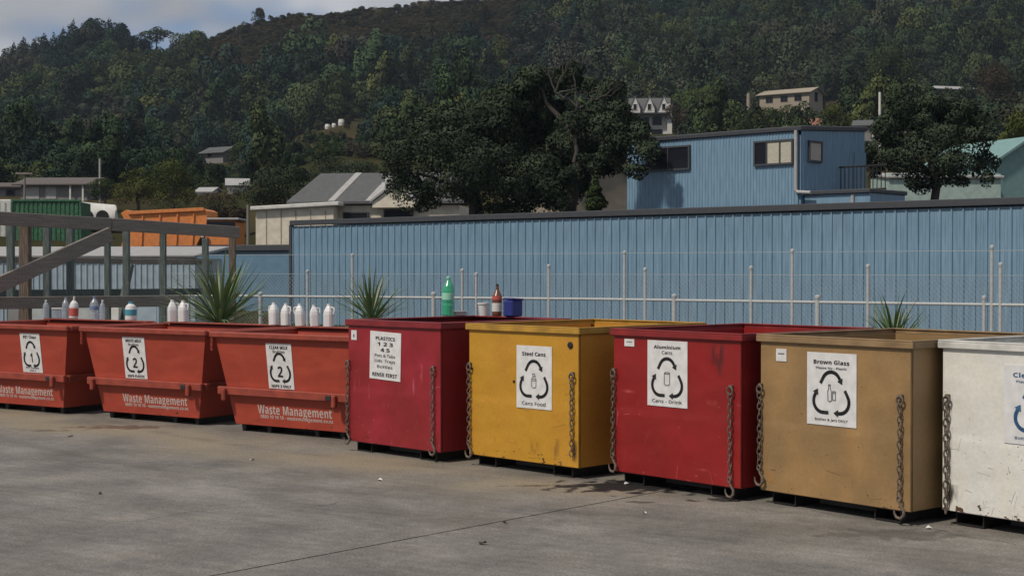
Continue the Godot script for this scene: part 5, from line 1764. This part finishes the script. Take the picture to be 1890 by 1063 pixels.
	for k in xs.size():
		tree("ridge_pine", words[0] % ord[k], xs[k], ys[k], ys[k] + 52, 46 + r.randi() % 18, 366.0 + r.randf() * 8, 5, 800 + k, "pines along the left ridge", 1)

func build_litter() -> void:
	var r := RandomNumberGenerator.new()
	r.seed = 5
	var i := 0
	var where := ["white scrap on the concrete before the third skip", "white scrap on the concrete before the crimson bin", "pale scrap lying before the bright red bin", "white scrap at the spill under the bright red bin's left corner", "pale scrap in the shadow below the tan bin", "dark scrap on the concrete before the middle skip", "dark pebble on the open concrete at the left", "dark pebble beside the concrete joint", "dark leaf on the concrete below the joint"]
	for q in [[464, 850, 0.05, 1], [701, 887, 0.06, 1], [1190, 948, 0.05, 1], [1158, 894, 0.05, 1], [1716, 976, 0.05, 1], [128, 806, 0.09, 0], [183, 912, 0.05, 0], [933, 966, 0.045, 0], [890, 1004, 0.06, 0]]:
		var d := cam.basis * Vector3((q[0] - 945.0) / F, (531.5 - q[1]) / F, -1.0)
		var p := cam.position + d * (cam.position.y / -d.y)
		var b := Mb.new()
		var w: float = q[2] * 0.38
		b.quad(Vector3(-w, 0.003, w * 0.5), Vector3(w * 0.8, 0.012, w * 0.7), Vector3(w, 0.004, -w * 0.6), Vector3(-w * 0.7, 0.02, -w * 0.5))
		b.tri(Vector3(-w, 0.003, w * 0.5), Vector3(-w * 0.7, 0.02, -w * 0.5), Vector3(-w * 1.3, 0.006, -w * 0.1))
		var o := obj("litter_scrap" if q[3] else "dark_debris", b.mesh(M.paper if q[3] else M.dark_steel), self, Transform3D(Basis(Vector3.UP, r.randf() * TAU), p))
		tag(o, where[i], "litter", "litter on the concrete")
		i += 1

func _ready() -> void:
	rng.seed = 12
	# camera
	cam = Camera3D.new()
	cam.name = "camera"
	cam.position = Vector3(0, 1.6, 0)
	cam.rotation_degrees.x = -0.772
	cam.fov = rad_to_deg(2.0 * atan(531.5 / F))
	cam.near = 0.1
	cam.far = 3000.0
	add_child(cam)
	cam.current = true
	# sky, air and exposure
	var we := WorldEnvironment.new()
	we.name = "environment"
	var env := Environment.new()
	env.background_mode = Environment.BG_SKY
	var sky := Sky.new()
	var pan := PanoramaSkyMaterial.new()
	pan.panorama = ImageTexture.create_from_image(sky_image())
	sky.sky_material = pan
	env.sky = sky
	env.tonemap_mode = Environment.TONE_MAPPER_LINEAR
	env.tonemap_exposure = 1.0
	env.fog_enabled = true
	env.fog_density = 0.00020
	env.fog_light_color = Color(0.62, 0.68, 0.76)
	env.sdfgi_enabled = true
	env.ssao_enabled = true
	env.ssil_enabled = true
	we.environment = env
	add_child(we)
	# sun: high, from behind the camera's left shoulder
	var sun := DirectionalLight3D.new()
	sun.name = "sun"
	sun.light_energy = 0.98
	sun.light_angular_distance = 4.0
	sun.light_color = Color(1.0, 0.955, 0.89)
	sun.shadow_enabled = true
	add_child(sun)
	sun.look_at_from_position(Vector3(-0.70, 1.08, 0.56) * 50.0, Vector3())
	font_bold = SystemFont.new()
	font_bold.font_names = PackedStringArray(["Droid Sans"])
	font_bold.font_weight = 700
	font_plain = SystemFont.new()
	font_plain.font_names = PackedStringArray(["Droid Sans"])
	bumps = noise(9, 0.022, 3)
	make_materials()
	build_ground()
	build_forest()
	build_sheds()
	build_houses()
	build_left_yard()
	build_trees()
	build_fence()
	build_bins()
	build_skips()
	spiky("largest spiky cabbage tree standing behind the gap between the red skips", 405, 600, 18.6, 0.98, 130, 41, 1.8)
	spiky("spiky cabbage tree behind the crimson bin's left corner", 685, 596, 17.0, 0.66, 90, 42, 1.45)
	spiky("spiky cabbage tree whose leaf tips rise behind the tan bin", 1650, 640, 13.0, 0.50, 80, 43, 1.35)
	build_litter()
